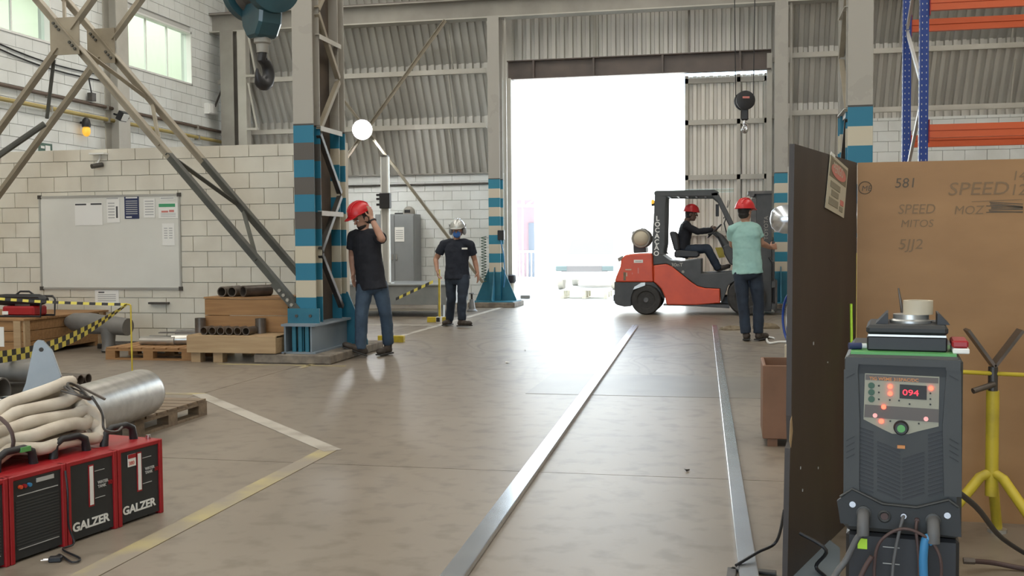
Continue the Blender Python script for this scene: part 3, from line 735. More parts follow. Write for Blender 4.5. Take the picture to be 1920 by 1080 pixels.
# ------------------------------------------------------------------ whiteboard and notices on the partition
yb = YW-.035
A, C_ = YP(75, 370, yb), YP(340, 541, yb)
wbd = thing('whiteboard', 'large blank whiteboard with thin aluminium frame on the partition wall', 'whiteboard', ((A.x+C_.x)/2, yb, C_.z))
MB().bx(A.x, C_.x, yb-.008, yb+.004, C_.z, A.z).build('board', 'board_white', wbd)
f_ = MB()
for z in (A.z, C_.z): f_.bx(A.x-.012, C_.x+.012, yb-.018, yb+.004, z-.014, z+.014)
for x in (A.x, C_.x): f_.bx(x-.012, x+.012, yb-.018, yb+.004, C_.z, A.z)
f_.build('frame', 'alu', wbd)
for x in (A.x, C_.x):
    for z in (A.z, C_.z): MB().bx(x-.025, x+.025, yb-.022, yb, z-.025, z+.025).build('corner_cap', 'dark_steel', wbd)
def notice(x0, y0, x1, y1, label, base, marks, yy=None, name='paper_sheet', cat='notice'):
    yy = (yb-.012) if yy is None else yy
    a, b = YP(x0, y0, yy), YP(x1, y1, yy); t = thing(name, label, cat, ((a.x+b.x)/2, yy, b.z))
    MB().bx(a.x, b.x, yy-.002, yy+.001, b.z, a.z).build('sheet', base, t)
    for (u0, v0, u1, v1, m_) in marks:
        MB().bx(a.x+(b.x-a.x)*u0, a.x+(b.x-a.x)*u1, yy-.0035, yy-.002, a.z+(b.z-a.z)*v0, a.z+(b.z-a.z)*v1).build('print', m_, t)
    return t
lines = lambda v0, v1, n, m_='ink_grey', u0=.12, u1=.88: [(u0, v0+(v1-v0)*i/n, u1, v0+(v1-v0)*(i+.4)/n, m_) for i in range(n)]
notice(140, 381, 193, 422, 'wide white paper with two black bars along its top on the whiteboard', 'paper', [(.02, .03, .42, .10, 'ink'), (.58, .02, .97, .09, 'ink')])
notice(200, 371, 225, 417, 'tall pale sheet with a dark bar at its side left of the navy poster', 'paper', [(.0, .0, .9, .05, 'ink_grey'), (.72, .35, .85, .82, 'ink')] + lines(.2, .9, 6, 'ink_grey', .1, .6))
notice(233, 368, 261, 410, 'navy blue poster with pale text lines on the whiteboard', 'ink_blue', [(.1, .04, .9, .10, 'paper'), (.1, .9, .5, .95, 'paper')] + lines(.2, .85, 7, 'ink_grey', .1, .9))
notice(269, 373, 291, 408, 'plain pale printed sheet right of the navy poster', 'paper', lines(.1, .95, 6))
notice(297, 381, 334, 409, 'certificate with green header in the upper corner of the whiteboard', 'paper', [(.02, .04, .86, .26, 'ink_green'), (.15, .5, .5, .62, 'sign_pink'), (.55, .45, .8, .6, 'sign_pink')] + lines(.66, .95, 3))
notice(300, 369, 327, 374, 'narrow title strip above the green header certificate', 'paper', [(.05, .3, .95, .7, 'ink_grey')])
notice(304, 419, 328, 460, 'narrow pale sheet with two columns under the green header certificate', 'paper', lines(.2, .75, 5, 'ink_grey', .15, .42)+lines(.2, .75, 5, 'ink_grey', .55, .82))
notice(178, 544, 223, 568, 'small white notice on the wall under the whiteboard', 'paper', [(.15, .12, .4, .22, 'ink')]+lines(.32, .95, 4), yy=YW-.034)

# ------------------------------------------------------------------ crates, pallets and pipes along the partition
def planks_y(parent, x0, x1, y, z0, z1, n, m_, th=.022):     # horizontal boards facing the camera
    h_ = (z1-z0)/n
    for i in range(n): MB().bx(x0, x1, y, y+th, z0+i*h_+.003, z0+(i+1)*h_-.003).build('plank', m_, parent, bevel=.002)
def planks_x(parent, x, y0, y1, z0, z1, n, m_, th=.022):
    h_ = (z1-z0)/n
    for i in range(n): MB().bx(x-th, x, y0, y1, z0+i*h_+.003, z0+(i+1)*h_-.003).build('plank', m_, parent, bevel=.002)
cr = thing('wooden_crate', 'long brown wooden crate with a red machine on its lid', 'crate', (-8.7, 11.3, 0))
planks_y(cr, -9.6, -8.0, 10.52, .05, .42, 3, 'crate_wood'); planks_x(cr, -8.0, 10.54, 12.15, .05, .42, 3, 'crate_wood')
planks_y(cr, -9.6, -8.0, 12.13, .05, .42, 3, 'crate_wood'); planks_x(cr, -9.58, 10.54, 12.15, .05, .42, 3, 'crate_wood')
for i in range(8): MB().bx(-9.62, -7.97, 10.50+i*.209, 10.50+i*.209+.203, .42, .445).build('lid_board', 'crate_wood', cr, bevel=.002)
for x, y in ((-8.06, 10.497), (-9.5, 10.497)): MB().bx(x-.05, x+.04, y, y+.022, 0, .42).build('corner_post', 'pale_wood', cr)
for y in (10.56, 12.0): MB().bx(-8.0, -7.975, y-.04, y+.05, 0, .42).build('corner_post', 'pale_wood', cr)
for y in (10.6, 11.9): MB().bx(-9.6, -8.0, y, y+.1, 0, .05).build('skid', 'crate_wood', cr)
MB().bx(-8.42, -8.25, 10.514, 10.519, .12, .35).build('shipping_label', 'paper', cr)
# red machine on the crate
p = YP(48, 599, 10.9); p.z = .445; wm = thing('portable_compressor', 'red machine under a black cylinder in a tube frame on the crate lid', 'machine', p)
MB().bx(p.x-.23, p.x+.20, p.y-.12, p.y+.14, p.z+.015, p.z+.13).build('housing', 'red', wm, bevel=.02)
MB().lathe(p+V((-.36, 0, .20)), (1, 0, 0), [(.03, 0), (.065, .02), (.07, .10), (.07, .55), (.05, .62), (.03, .66)], 18).build('tank', 'black', wm, smooth=40)
for y in (-.13, .13):
    MB().tube([p+V((-.32, y, .012)), p+V((.30, y, .012)), p+V((.31, y, .2)), p+V((.28, y, .24)), p+V((-.30, y, .24)), p+V((-.33, y, .2)), p+V((-.32, y, .03))], .012, 8).build('tube_frame', 'black', wm, smooth=60)
MB().tube([p+V((-.12, 0, .26)), p+V((-.06, 0, .30)), p+V((.06, 0, .30)), p+V((.12, 0, .26))], .012, 8).build('handle', 'black', wm, smooth=60)
MB().bx(p.x-.10, p.x+.1, p.y-.05, p.y+.05, p.z+.12, p.z+.16).build('saddle', 'dark_steel', wm)
MB().bx(p.x-.22, p.x-.14, p.y-.125, p.y-.119, p.z+.03, p.z+.07).build('rating_plate', 'white', wm)
# grey pipe tee beside the crate
p = V((-7.35, 11.2, 0)); pt = thing('pipe_tee', 'dark grey pipe tee standing on one leg beside the long crate', 'pipe fitting', p)
MB().lathe(p+V((-.62, .1, .36)), (1, -.12, -.06), [(.06, 0), (.11, .1), (.13, .35), (.115, .55), (.105, .9)], 20).build('run_pipe', 'grey_pipe', pt, smooth=40)
MB().tube([p+V((0, 0, .30)), p+V((0, 0, .2)), p+V((0, 0, .1)), p+V((0, -.03, .0))], [.10, .085, .075, .07], 16).build('branch', 'grey_pipe', pt, smooth=50)
for k, (x, y, a, l_, lb) in enumerate(((-7.0, 11.95, .06, 1.5, 'rusty dark bar on the floor against the partition'), (-7.0, 11.76, .03, 1.4, 'middle dark bar on the floor behind the pipe tee'), (-7.1, 11.58, -.02, 1.3, 'dark bar on the floor closest to the pipe tee'))):
    tag(MB().box((x, y, .03), (l_, .06, .06), a).build('steel_bar', 'dark_steel', bevel=.005), lb, 'bar')
tag(MB().bx(-7.42, -7.15, 12.2, 12.27, .52, .545).build('wall_hook', 'dark_steel'), 'short dark steel bar fixed to the partition under the notice', 'bar')

def pallet(name, label, x0, x1, y0, y1, m_, nb=7, h=.125, group=None, along_x=True):
    t = thing(name, label, 'pallet', ((x0+x1)/2, (y0+y1)/2, 0), group)
    for i in range(nb):
        if along_x:
            a = y0+(y1-y0)*i/nb; MB().bx(x0, x1, a+.008, a+(y1-y0)/nb-.012, h-.02, h).build('deck_board', m_, t, bevel=.002)
        else:
            a = x0+(x1-x0)*i/nb; MB().bx(a+.008, a+(x1-x0)/nb-.012, y0, y1, h-.02, h).build('deck_board', m_, t, bevel=.002)
    for k in range(3):
        if along_x:
            xx = x0+(x1-x0-.09)*k/2; MB().bx(xx, xx+.09, y0, y1, h-.04, h-.02).build('stringer', m_, t)
            for j in range(3): yy = y0+(y1-y0-.12)*j/2; MB().bx(xx, xx+.09, yy, yy+.12, .018, h-.04).build('spacer', m_, t)
            MB().bx(xx, xx+.09, y0, y1, 0, .018).build('bottom_board', m_, t)
        else:
            yy = y0+(y1-y0-.09)*k/2; MB().bx(x0, x1, yy, yy+.09, h-.04, h-.02).build('stringer', m_, t)
            for j in range(3): xx = x0+(x1-x0-.12)*j/2; MB().bx(xx, xx+.12, yy, yy+.09, .018, h-.04).build('spacer', m_, t)
            MB().bx(x0, x1, yy, yy+.09, 0, .018).build('bottom_board', m_, t)
    return t
pallet('pallet', 'low brown pallet carrying loose pipe offcuts beside the crates', -6.90, -5.84, 10.45, 11.45, 'crate_wood', h=.14, along_x=False)
OFF = 'pipe offcuts on the low pallet'
for k, (x, y, z, a, l_, r, lb) in enumerate((
    (-6.42, 10.75, .19, .05, .42, .05, 'short bright pipe offcut lying at the front of the low pallet'),
    (-6.05, 10.85, .20, .3, .45, .06, 'pipe offcut on the low pallet next to the wooden crates'),
    (-6.35, 11.05, .18, -.1, .75, .04, 'long thin pipe offcut across the middle of the low pallet'),
    (-6.15, 11.25, .21, .12, .6, .07, 'thick pipe offcut at the back of the low pallet'),
    (-6.60, 11.25, .17, .5, .4, .03, 'thinnest pipe offcut lying askew at the back of the low pallet'))):
    d = V((math.cos(a), math.sin(a), 0))*(l_/2); c = V((x, y, .14+r))
    o = MB().pipe(c-d, c+d, r, .008, 16).build('pipe_offcut', 'steel_pipe' if k in (0, 1) else 'grey_pipe', smooth=40); tag(o, lb, 'pipe', OFF)
for (x, y, a, z) in ((-6.3, 11.05, .25, .29),): tag(MB().box((x, y, .262), (.5, .10, .012), a).build('flat_bar', 'brown_pipe'), 'rusty flat bar on top of the pipe offcuts', 'bar')

# stacked wooden boxes with pipe stubs
x0, x1 = G(343, 681).x, G(522, 681).x
lb_ = thing('pallet_box', 'low pale wooden pallet box with pipe stubs lined up on its deck', 'crate', ((x0+x1)/2, 10.75, 0))
planks_y(lb_, x0, x1, 10.32, .105, .295, 1, 'pale_wood', .025); planks_x(lb_, x1, 10.345, 11.2, .105, .295, 1, 'pale_wood', .025)
planks_x(lb_, x0+.025, 10.345, 11.2, .105, .295, 1, 'pale_wood', .025)
for i in range(5): MB().bx(x0, x1, 10.345+i*.172, 10.345+i*.172+.165, .277, .299).build('deck_board', 'pale_wood', lb_)
for k in range(2):
    xx = x0+.03+(x1-x0-.17)*k*.30
    for y in (10.36, 11.05): MB().bx(xx, xx+.11, y, y+.11, 0, .105).build('foot', 'pale_wood', lb_)
ux0, ux1 = YP(385, 630, 10.73).x, YP(541, 630, 10.73).x
ub = thing('wooden_box', 'brown wooden box stacked on the pallet box with three pipes on top', 'crate', ((ux0+ux1)/2, 11.0, .299))
planks_y(ub, ux0, ux1, 10.73, .299, .675, 2, 'crate_wood'); planks_x(ub, ux0+.022, 10.752, 11.28, .299, .675, 2, 'crate_wood')
planks_x(ub, ux1, 10.752, 11.28, .299, .675, 2, 'crate_wood')
for i in range(3): MB().bx(ux0-.008, ux1+.008, 10.722+i*.18, 10.722+i*.18+.174, .675, .695).build('lid_board', 'crate_wood', ub)
STUB = 'pipe stubs lined up on the pallet box'
proto = None
for i in range(6):
    x = YP(382+i*15.8, 624, 10.36).x; r = .045
    c = V((x, 10.36, .299+r))
    o = MB().pipe(c, c+V((0, .19, 0)), r, .009, 20).build('pipe_stub', 'brown_pipe', smooth=40)
    tag(o, 'short brown pipe stub with its open end showing, in the row on the pallet box', 'pipe', STUB)
for px, lb in ((376, 'pipe stub standing upright at the outer end of the row on the pallet box'), (489, 'pipe stub standing upright beside the row, close to the striped column')):
    c = V((YP(px, 620, 10.64).x, 10.64, .299)); tag(MB().pipe(c, c+V((0, 0, .165)), .06, .01, 20).build('pipe_stub', 'brown_pipe', smooth=40), lb, 'pipe')
TOP = 'pipes on top of the wooden box'
for px, r, d in ((416, .058, (.03, .36, 0)), (435, .058, (.03, .36, 0)), (456, .064, (.17, .33, 0))):
    x = YP(px, 565, 10.76).x; c = V((x, 10.76, .695+r))
    tag(MB().pipe(c, c+V(d), r, .012, 22).build('top_pipe', 'brown_pipe', smooth=40),
        'thick-walled brown pipe lying askew on the stacked wooden box' if r > .06 else 'thick-walled brown pipe in the parallel pair on the stacked wooden box', 'pipe', TOP)

# ------------------------------------------------------------------ barrier tape
def tape(pts, wd, up, name, label):
    pts = [V(p) for p in pts]; m = MB(); n = len(pts)
    for i in range(n-1):
        a, b = pts[i], pts[i+1]; t0 = .5+.5*math.cos(i*.9); u0 = V(up).normalized()
        m.slot(i % 2).add([a-u0*wd/2, b-u0*wd/2, b+u0*wd/2, a+u0*wd/2, a-u0*wd/2+V((0, .001, 0)), b-u0*wd/2+V((0, .001, 0)), b+u0*wd/2+V((0, .001, 0)), a+u0*wd/2+V((0, .001, 0))],
                          [(0, 1, 2, 3), (7, 6, 5, 4), (0, 4, 5, 1), (3, 2, 6, 7)])
    return tag(m.build(name, ['tape_yellow', 'tape_black']), label, 'barrier tape')
pb = G(248, 700); ph = YP(248, 571, pb.y).z
bp = thing('barrier_post', 'thin yellow rod post holding the two tape ends beside the low pallet', 'post', pb)
MB().tube([pb+V((0, 0, .008)), pb+V((0, 0, ph-.01)), pb+V((-.01, 0, ph)), pb+V((-.07, 0, ph+.004))], .008, 8).build('rod', 'yellow', bp, smooth=60)
MB().lathe(pb, (0, 0, 1), [(.07, 0), (.07, .006), (.012, .012)], 16).build('foot_disc', 'dark_steel', bp, smooth=40)
e0 = YP(238, 571, pb.y); e1 = YP(-140, 546, 9.6)
tape([e0.lerp(e1, i/34)+V((0, 0, -.03*math.sin(PI*i/34))) for i in range(35)], .028, (0, .2, 1), 'barrier_tape', 'thin twisted yellow and black tape stretched level from the rod post')
e1 = YP(-60, 676, 6.9)
pts = []
for i in range(41):
    s = i/40; q = e0.lerp(e1, s); q.z -= .13*math.sin(PI*s)**1.0; pts.append(q)
m = MB()
for i in range(40):
    a, b = pts[i], pts[i+1]; f0, f1 = .012+.045*min(1, i/14), .012+.045*min(1, (i+1)/14)
    u0, u1 = V((.25, -.35, .9)).normalized()*f0, V((.25, -.35, .9)).normalized()*f1
    for r_, (lo, hi) in enumerate(((-1, .0), (.0, 1))):
        m.slot((i+r_) % 2).add([a+u0*lo, b+u1*lo, b+u1*hi, a+u0*hi], [(0, 1, 2, 3)])
tag(m.build('barrier_tape', ['tape_yellow', 'tape_black']), 'wide sagging chequered yellow and black tape hanging down from the rod post', 'barrier tape')

# ------------------------------------------------------------------ pipes and pallet in front
np_ = pallet('pallet', 'weathered pallet under the big bright steel pipe', -5.05, -3.86, 6.15, 7.12, 'pallet_wood', nb=7, h=.125)
ec = G(270, 735, .285); mc = G(185, 762, .285); dv = (ec-mc).normalized()
sp = thing('steel_pipe', 'big bright steel pipe lying across the weathered pallet', 'pipe', (ec-dv*.8)-V((0, 0, .285)))
MB().lathe(ec-dv*1.45, dv, [(.15, 0), (.16, .005), (.16, 1.40), (.156, 1.435), (.146, 1.45)], 32).build('pipe_body', 'steel_pipe', sp, smooth=40)
lc = YP(98, 745, (ec-dv*1.1).y); b0 = ec - dv*1.22 + V((0, 0, .13))
sd = V((.93, .36, 0))
MB().prism([(-.14, 0), (.16, 0), (.10, .10), (.045, .28), (.0, .335), (-.03, .34), (-.05, .32), (-.10, .10)], b0-sd.cross(V((0, 0, 1)))*.006, sd, (0, 0, 1), sd.cross(V((0, 0, 1)))*.014).build('lifting_lug', 'table_grey', sp, bevel=.002)
hl = b0 + sd*(-.012)+V((0, 0, .285)); MB().cyl(hl-sd.cross(V((0, 0, 1)))*.008, hl+sd.cross(V((0, 0, 1)))*.012, .012, n=16).build('lug_hole', 'pipe_inside', sp)
MB().bar(b0+V((.09, .02, .13)), b0+V((.36, .02, .01)), .012, .012).build('tie_rod', 'brown_pipe', sp)
def gpipe(px, py, z, r, L_, ang, label, m_='grey_pipe', wall=.012):
    c = G(px, py, z); d = V((math.cos(ang), math.sin(ang), 0))
    t = thing('grey_pipe', label, 'pipe', (c.x-d.x*L_/2, c.y-d.y*L_/2, z-r))
    MB().pipe(c-d*L_, c, r, wall, 26).build('pipe_body', m_, t, smooth=40); return t
gpipe(95, 730, .085, .085, 2.2, .10, 'lower dark grey pipe on the floor behind the steel lug')
gpipe(66, 697, .25, .085, 2.2, .06, 'upper dark grey pipe stacked over the lower one behind the steel lug')
gpipe(100, 690, .085, .085, 1.5, .12, 'grey pipe lying behind the stacked pair with its open end showing')
c0 = G(136, 715, .047)
for k in range(3):
    c = c0 + V((.015*k, .098*k, 0)); d = V((-1, .03, 0))
    tag(MB().pipe(c, c+d*.5, .047, .007, 18).build('small_pipe', 'brown_pipe', smooth=40), 'small dark pipe with open end in the row of three beside the lug', 'pipe', 'three small pipes beside the lug')
c = G(6, 736, .12); tag(MB().pipe(c, c+V((-.75, -.12, 0)), .12, .012, 26).build('dark_pipe', 'grey_pipe', smooth=40), 'wide pipe with dark open mouth beside the beige cable coil', 'pipe')

# ------------------------------------------------------------------ row of red and black machines
u = (V((-2.66, 4.452, 0)) - V((-2.817, 3.591, 0))).normalized(); rz = math.atan2(u.y, u.x)
Wm, Hm, Dm = .292, .355, .52
def machine(k, label, kind):
    p = V((-2.657, 4.455, 0)) - u*(Wm+.004)*k
    t = thing('cooling_unit' if kind == 'tank' else 'welding_machine', label, 'machine', p, 'red and black machines in a row' if False else None, rz=rz, local=True)
    # local frame: x along the front (towards the doorway), y into the machine, front face at y=0, z up; machine spans x -Wm..0
    MB().bx(-Wm+.012, -.012, .012, Dm, .02, Hm-.02).build('case', 'black', t)
    MB().bx(-Wm, 0, -.004, Dm, Hm-.022, Hm).build('top_cover', 'red', t, bevel=.004)
    for x in (-Wm, -.022): MB().bx(x, x+.022, -.008, .03, 0, Hm).build('corner_rail', 'red', t, bevel=.003)
    for x in (-Wm, -.022): MB().bx(x, x+.022, Dm-.03, Dm+.004, 0, Hm).build('corner_rail', 'red', t)
    fp_ = MB().bx(-Wm+.022, -.022, .002, .014, .012, Hm-.022).build('front_panel', 'tig_dark', t)
    for x in (-Wm+.03, -.07): MB().bx(x, x+.04, .02, .06, 0, .02).build('foot', 'black_rubber', t)
    hz = Hm
    MB().tube([(-Wm+.05, .12, hz-.005), (-Wm+.06, .12, hz+.055), (-Wm+.10, .12, hz+.075), (-.10, .12, hz+.075), (-.06, .12, hz+.055), (-.05, .12, hz-.005)], [.02, .017, .015, .015, .017, .02], 10).build('handle', 'black', t, smooth=60)
    n = V((0, -1, 0))
    if kind == 'tank':
        MB().bx(-.165, -.135, -.0015, .003, .135, .318).build('gauge_border', 'red', fp_)
        MB().bx(-.160, -.140, -.0035, .002, .142, .312).build('level_gauge', 'white', fp_)
        for z in (.285, .165): MB().bx(-.128, -.07, -.001, .003, z-.0012, z+.0012).build('gauge_line', 'ink_grey', fp_)
        text('WATER', .018, (-.112, -.0005, .225), (1, 0, 0), (0, 0, 1), 'ink_grey', fp_, bold=.0006); text('TANK', .018, (-.112, -.0005, .207), (1, 0, 0), (0, 0, 1), 'ink_grey', fp_, bold=.0006)
        text('10', .026, (-.052, -.0005, .210), (1, 0, 0), (0, 0, 1), 'red', fp_, bold=.0008)
        text('GALZER', .052, (-.262, -.0005, .048), (1, 0, 0), (0, 0, 1), 'white', fp_, bold=.0016, squash=1.12, name='brand_lettering')
    else:
        for i in range(16):
            z = .055+i*.0125
            MB().bx(-Wm+.035, -.035, -.001, .004, z, z+.005).build('grille_slat', 'tig_grey', fp_)
        for z in (.05, .268): MB().bx(-Wm+.045, -.04, -.002, .003, z, z+.003).build('grille_edge', 'ink_grey', fp_)
        MB().bx(-.15, -.06, -.002, .003, .305, .322).build('badge', 'ink_grey', fp_)
        for x, m_ in ((-.235, 'orange'), (-.215, 'red'), (-.19, 'blue_hose')): MB().cyl((x, .002, .305), (x, -.012, .305), .008, n=10).build('connector', m_, fp_)
    return t
m0 = machine(0, 'end machine of the red and black row, with gauge and red price tag', 'tank')
tg = MB().bx(-.225, -.175, -.004, -.001, .262, .318).build('tag_card', 'paper', m0); MB().bx(-.225, -.175, -.0055, -.003, .300, .318).build('tag_header', 'red', tg)
text('380', .024, (-.2215, -.0048, .270), (1, 0, 0), (0, 0, 1), 'sign_pink', tg, bold=.0006)
MB().cyl((-.03, .05, Hm), (-.03, .05, Hm+.02), .012, n=10).build('filler_cap', 'chrome', m0)
machine(1, 'second machine of the red and black row, gauge but no tag', 'tank')
m2 = machine(2, 'third red and black machine of the row, with a wide slatted grille', 'grille')
MB().bx(-.13, -.08, .10, .14, Hm+.062, Hm+.082).build('green_tape', 'green', m2)
m3 = machine(3, 'last grille machine of the row, half under the beige cable coil', 'grille')
def Wp(p, k=0):                                   # machine-row local -> world
    R = Matrix.Rotation(rz, 3, 'Z'); return V((-2.657, 4.455, 0)) - u*(Wm+.004)*k + R @ V(p)
# plug lead
pl_ = G(112, 1044); pts = [Wp((-.01, -.02, .30), 1) if False else Wp((-.305, -.012, .325), 1), Wp((-.312, -.03, .24), 1), Wp((-.312, -.03, .10), 1), Wp((-.305, -.05, .02), 1), G(118, 1030, .01), G(150, 1047, .008), G(135, 1054, .008), G(112, 1040, .008), G(104, 1048, .012)]
def smooth_path(pts, k=6):
    out = []; n = len(pts); P = [V(p) for p in pts]
    for i in range(n-1):
        p0, p1, p2, p3 = P[max(i-1, 0)], P[i], P[i+1], P[min(i+2, n-1)]
        for j in range(k):
            t = j/k; out.append(.5*((2*p1)+(p2-p0)*t+(2*p0-5*p1+4*p2-p3)*t*t+(3*p1-p0-3*p2+p3)*t**3))
    out.append(P[-1]); return out
lead = thing('power_lead', 'black power lead with plug lying on the floor before the second machine', 'cable', G(112, 1044))
MB().tube(smooth_path(pts), .0045, 6).build('lead', 'black', lead, smooth=60)
q = G(104, 1048, .012); MB().box(q, (.05, .03, .022), .4).build('plug', 'black', lead, bevel=.004)
for s in (-.008, .008): MB().cyl(q+V((-.02, s-.01, 0)), q+V((-.045, s-.022, 0)), .0025, n=6).build('pin', 'chrome', lead)
# beige cable coil on the machines
cc = Wp((-.62, .30, .36), 0); coil = thing('cable_coil', 'thick beige cable coil tied with dark straps on top of the machines', 'cable coil', (cc.x, cc.y, .36))
rnd = random.Random(3)
def cw(s, y, z): return Wp((s, y, z), 0)          # s along the row (0 = end machine's outer edge)
layers = [(.395, .14), (.40, .24), (.402, .34), (.405, .43), (.45, .18), (.455, .28), (.455, .38), (.50, .20), (.51, .30), (.515, .39), (.555, .24), (.56, .34), (.60, .30)]
for i, (z, y) in enumerate(layers):
    e = -.265 - .03*rnd.random() - .03*abs(z-.48)
    far = -1.55; ph = rnd.random()*6
    pp = []
    for j in range(15):
        s = e-.05+(far-e)*j/14; wob = math.sin(s*7+ph)
        pinch = math.exp(-((s+.72)/.07)**2)*.45 + math.exp(-((s+1.02)/.07)**2)*.3
        yy = y+.018*wob; zz = z+.014*math.cos(s*6+ph) + (.05*(s+.45) if s < -.5 else 0)*.3
        zz += max(0, (s+.75))*.09*(zz-.39)/.2; zc, yc = .46, .28
        pp.append(cw(s, yy+(yc-yy)*pinch, zz+(zc-zz)*pinch))
    # the end of the hank folds back over itself
    z2, y2 = layers[(i*5+4) % len(layers)]
    zf = lambda q: q+.5*.09*(q-.39)/.2
    loop = [cw(e+.01, y, zf(z)), cw(e+.05, (y+y2)/2, zf((z+z2)/2)), cw(e+.01, y2, zf(z2))]
    pts = smooth_path([loop[2], loop[1], loop[0]]+pp, 3)
    rr = .027+.004*rnd.random()
    MB().tube(pts, rr, 10).build('cable', 'cable_beige', coil, smooth=70)
for s in (-.72, -1.02):
    MB().tube([cw(s, .28+.135*math.cos(t*PI/9), .462+.105*math.sin(t*PI/9)) for t in range(18)], .009, 6, closed=True).build('strap', 'brown_hose', coil, smooth=60)
tw = cw(-.33, .18, .60)
for k in range(3): MB().torus(tw+V((0, 0, .01*k)), V((.2+.3*k, .3, 1)), .07-.008*k, .006, 20, 6).build('tie_wire', 'dark_steel', coil, smooth=60)
MB().tube(smooth_path([cw(-.33, .1, .60), cw(-.31, .06, .52), cw(-.31, .05, .45), cw(-.26, .03, .43), cw(-.2, .05, .44)]), .006, 6).build('tie_wire', 'dark_steel', coil, smooth=60)
c = cw(-.95, .66, .0); c = YP(22, 790, 4.6); 
can = thing('steel_sleeve', 'shiny steel sleeve standing behind the beige cable coil', 'sleeve', (c.x, c.y, 0))
MB().pipe((c.x, c.y, 0), (c.x, c.y, YP(22, 745, 4.6).z), .06, .006, 28).build('sleeve_body', 'chrome', can, smooth=40)
MB().torus((c.x, c.y, YP(22, 747, 4.6).z), (0, 0, 1), .060, .006, 28, 8).build('rim', 'chrome', can, smooth=60)
# pipe clamp on the near pallet
tag(MB().bx(-4.5, -4.15, 6.2, 6.45, .125, .16).bx(-4.45, -4.3, 6.25, 6.35, .16, .19).build('wood_offcut', 'pallet_wood', bevel=.006), 'small wood offcut on the corner of the weathered pallet', 'wood')
# ------------------------------------------------------------------ floor bars, screens
def flat_rail(px0, py0, px1, py1, wd, label):
    a, b = G(px0, py0), G(px1, py1); d = (b-a).normalized(); a = a - d*.8
    n = V((d.y, -d.x, 0)); t = thing('flat_bar', label, 'steel bar', (a+b)/2)
    MB().bar(a+V((0, 0, .014)), b+V((0, 0, .014)), wd, .028, (0, 0, 1)).build('bar_body', 'galv', t, bevel=.003)
    return t
flat_rail(857, 1078, 1191, 613, .092, 'long galvanised flat bar on the floor pointing at the rear of the forklift')
flat_rail(1402, 1072, 1340, 613, .072, 'long galvanised flat bar on the floor beside the screen and the man in teal')
def on_plane(px, py, p, n):
    d = CF + CR*((px-960)/F) - CU*((py-540)/F); return CAM + d*((V(p)-CAM).dot(n)/d.dot(n))
sc = thing('plywood_screen', 'bare plywood board with pencilled words, standing behind the welding machine', 'board', (1.2, 4.95, 0))
pw = MB().bx(.565, 1.95, 4.95, 4.968, 0, 1.625).build('board', 'plywood', sc)
for x in (.9, 1.7):
    MB().bx(x-.03, x+.03, 4.968, 5.0, .05, 1.5).build('batten', 'pale_wood', sc); MB().bx(x-.04, x+.04, 4.968, 5.5, 0, .05).build('foot', 'pale_wood', sc)
def scrawl(txt, px, py, size, m_='graphite', shear=.15, squash=1.0, bold=0.0):
    p = YP(px, py, 4.9485); text(txt, size, p, (1, 0, 0), (0, 0, 1), m_, pw, 'pencil_writing', depth=.0004, shear=shear, squash=squash, bold=bold)
scrawl('581', 1677, 352, .062, shear=.1); scrawl('ME', 1615, 358, .034)
c = YP(1622, 352, 4.9485); MB().torus(c, (0, 1, 0), .028, .0018, 24, 5).build('pencil_circle', 'graphite', pw)
scrawl('SPEED', 1776, 366, .082, 'graphite_faint', squash=1.15); scrawl('14', 1896, 338, .06, 'graphite_faint'); scrawl('12', 1892, 366, .07, 'graphite_faint')
scrawl('SPEED', 1683, 401, .062, squash=.95, m_='graphite_faint'); scrawl('MITOS', 1688, 426, .048, 'graphite_faint'); scrawl('5JJ2', 1683, 467, .065, 'graphite_faint', squash=1.1)
scrawl('MOZ', 1788, 402, .055, 'graphite_faint')
rn = random.Random(5)
for k in range(9):
    y = 379+k*2.4; a, b = YP(1855+rn.uniform(-6, 4), y, 4.949), YP(1918, y+rn.uniform(-3, 6), 4.949); MB().bar(a, b, .004, .001, (0, 1, 0)).build('scribble', 'graphite', pw)
MB().bar(YP(1822, 378, 4.949), YP(1916, 374, 4.949), .003, .001, (0, 1, 0)).build('underline', 'graphite_faint', pw)
# dark screen at an angle to it
P0, P1 = V((.561, 4.95, 0)), V((.232, 4.0, 0)); dn = (P1-P0).normalized(); nn = V((dn.y, -dn.x, 0))
if nn.dot(CAM-P0) < 0: nn = -nn
ds = thing('dark_screen', 'dark brown painted board carrying the danger sign, set edge-on beside the plywood', 'board', (.39, 4.45, 0))
L_ = (P1-P0).length
dkb = MB().prism([(0, 0), (L_+.075, 0), (L_+.045, .5), (L_+.02, .52), (L_+.03, .62), (L_+.02, 1.2), (L_, 1.632), (0, 1.625)], P0, dn, (0, 0, 1), -nn*.02).build('board', 'plywood_dark', ds)
MB().prism([(L_+.035, .50), (L_+.055, .53), (L_+.045, .60), (L_+.025, .62), (L_+.012, .56)], P0+nn*.0008, dn, (0, 0, 1), -nn*.0016).build('chipped_edge', 'pale_wood', dkb)
MB().box(P0+dn*.06+V((0, 0, .8))-nn*.035, (.03, .03, 1.5)).build('post', 'dark_steel', ds)
cs = [on_plane(x, y, P0+nn*.004, nn) for x, y in ((1557, 286), (1590, 316), (1582, 409), (1547, 389))]
sgn = thing('danger_sign', 'tilted cream danger sign with red oval stuck on the dark board', 'sign', cs[3])
def quad(c4, lift, nm, m_, parent):
    vs = [p+nn*lift for p in c4]; vs += [p-nn*.0015 for p in vs]
    return MB().add(vs, [(0, 1, 2, 3), (7, 6, 5, 4), (0, 4, 5, 1), (1, 5, 6, 2), (2, 6, 7, 3), (3, 7, 4, 0)]).build(nm, m_, parent)
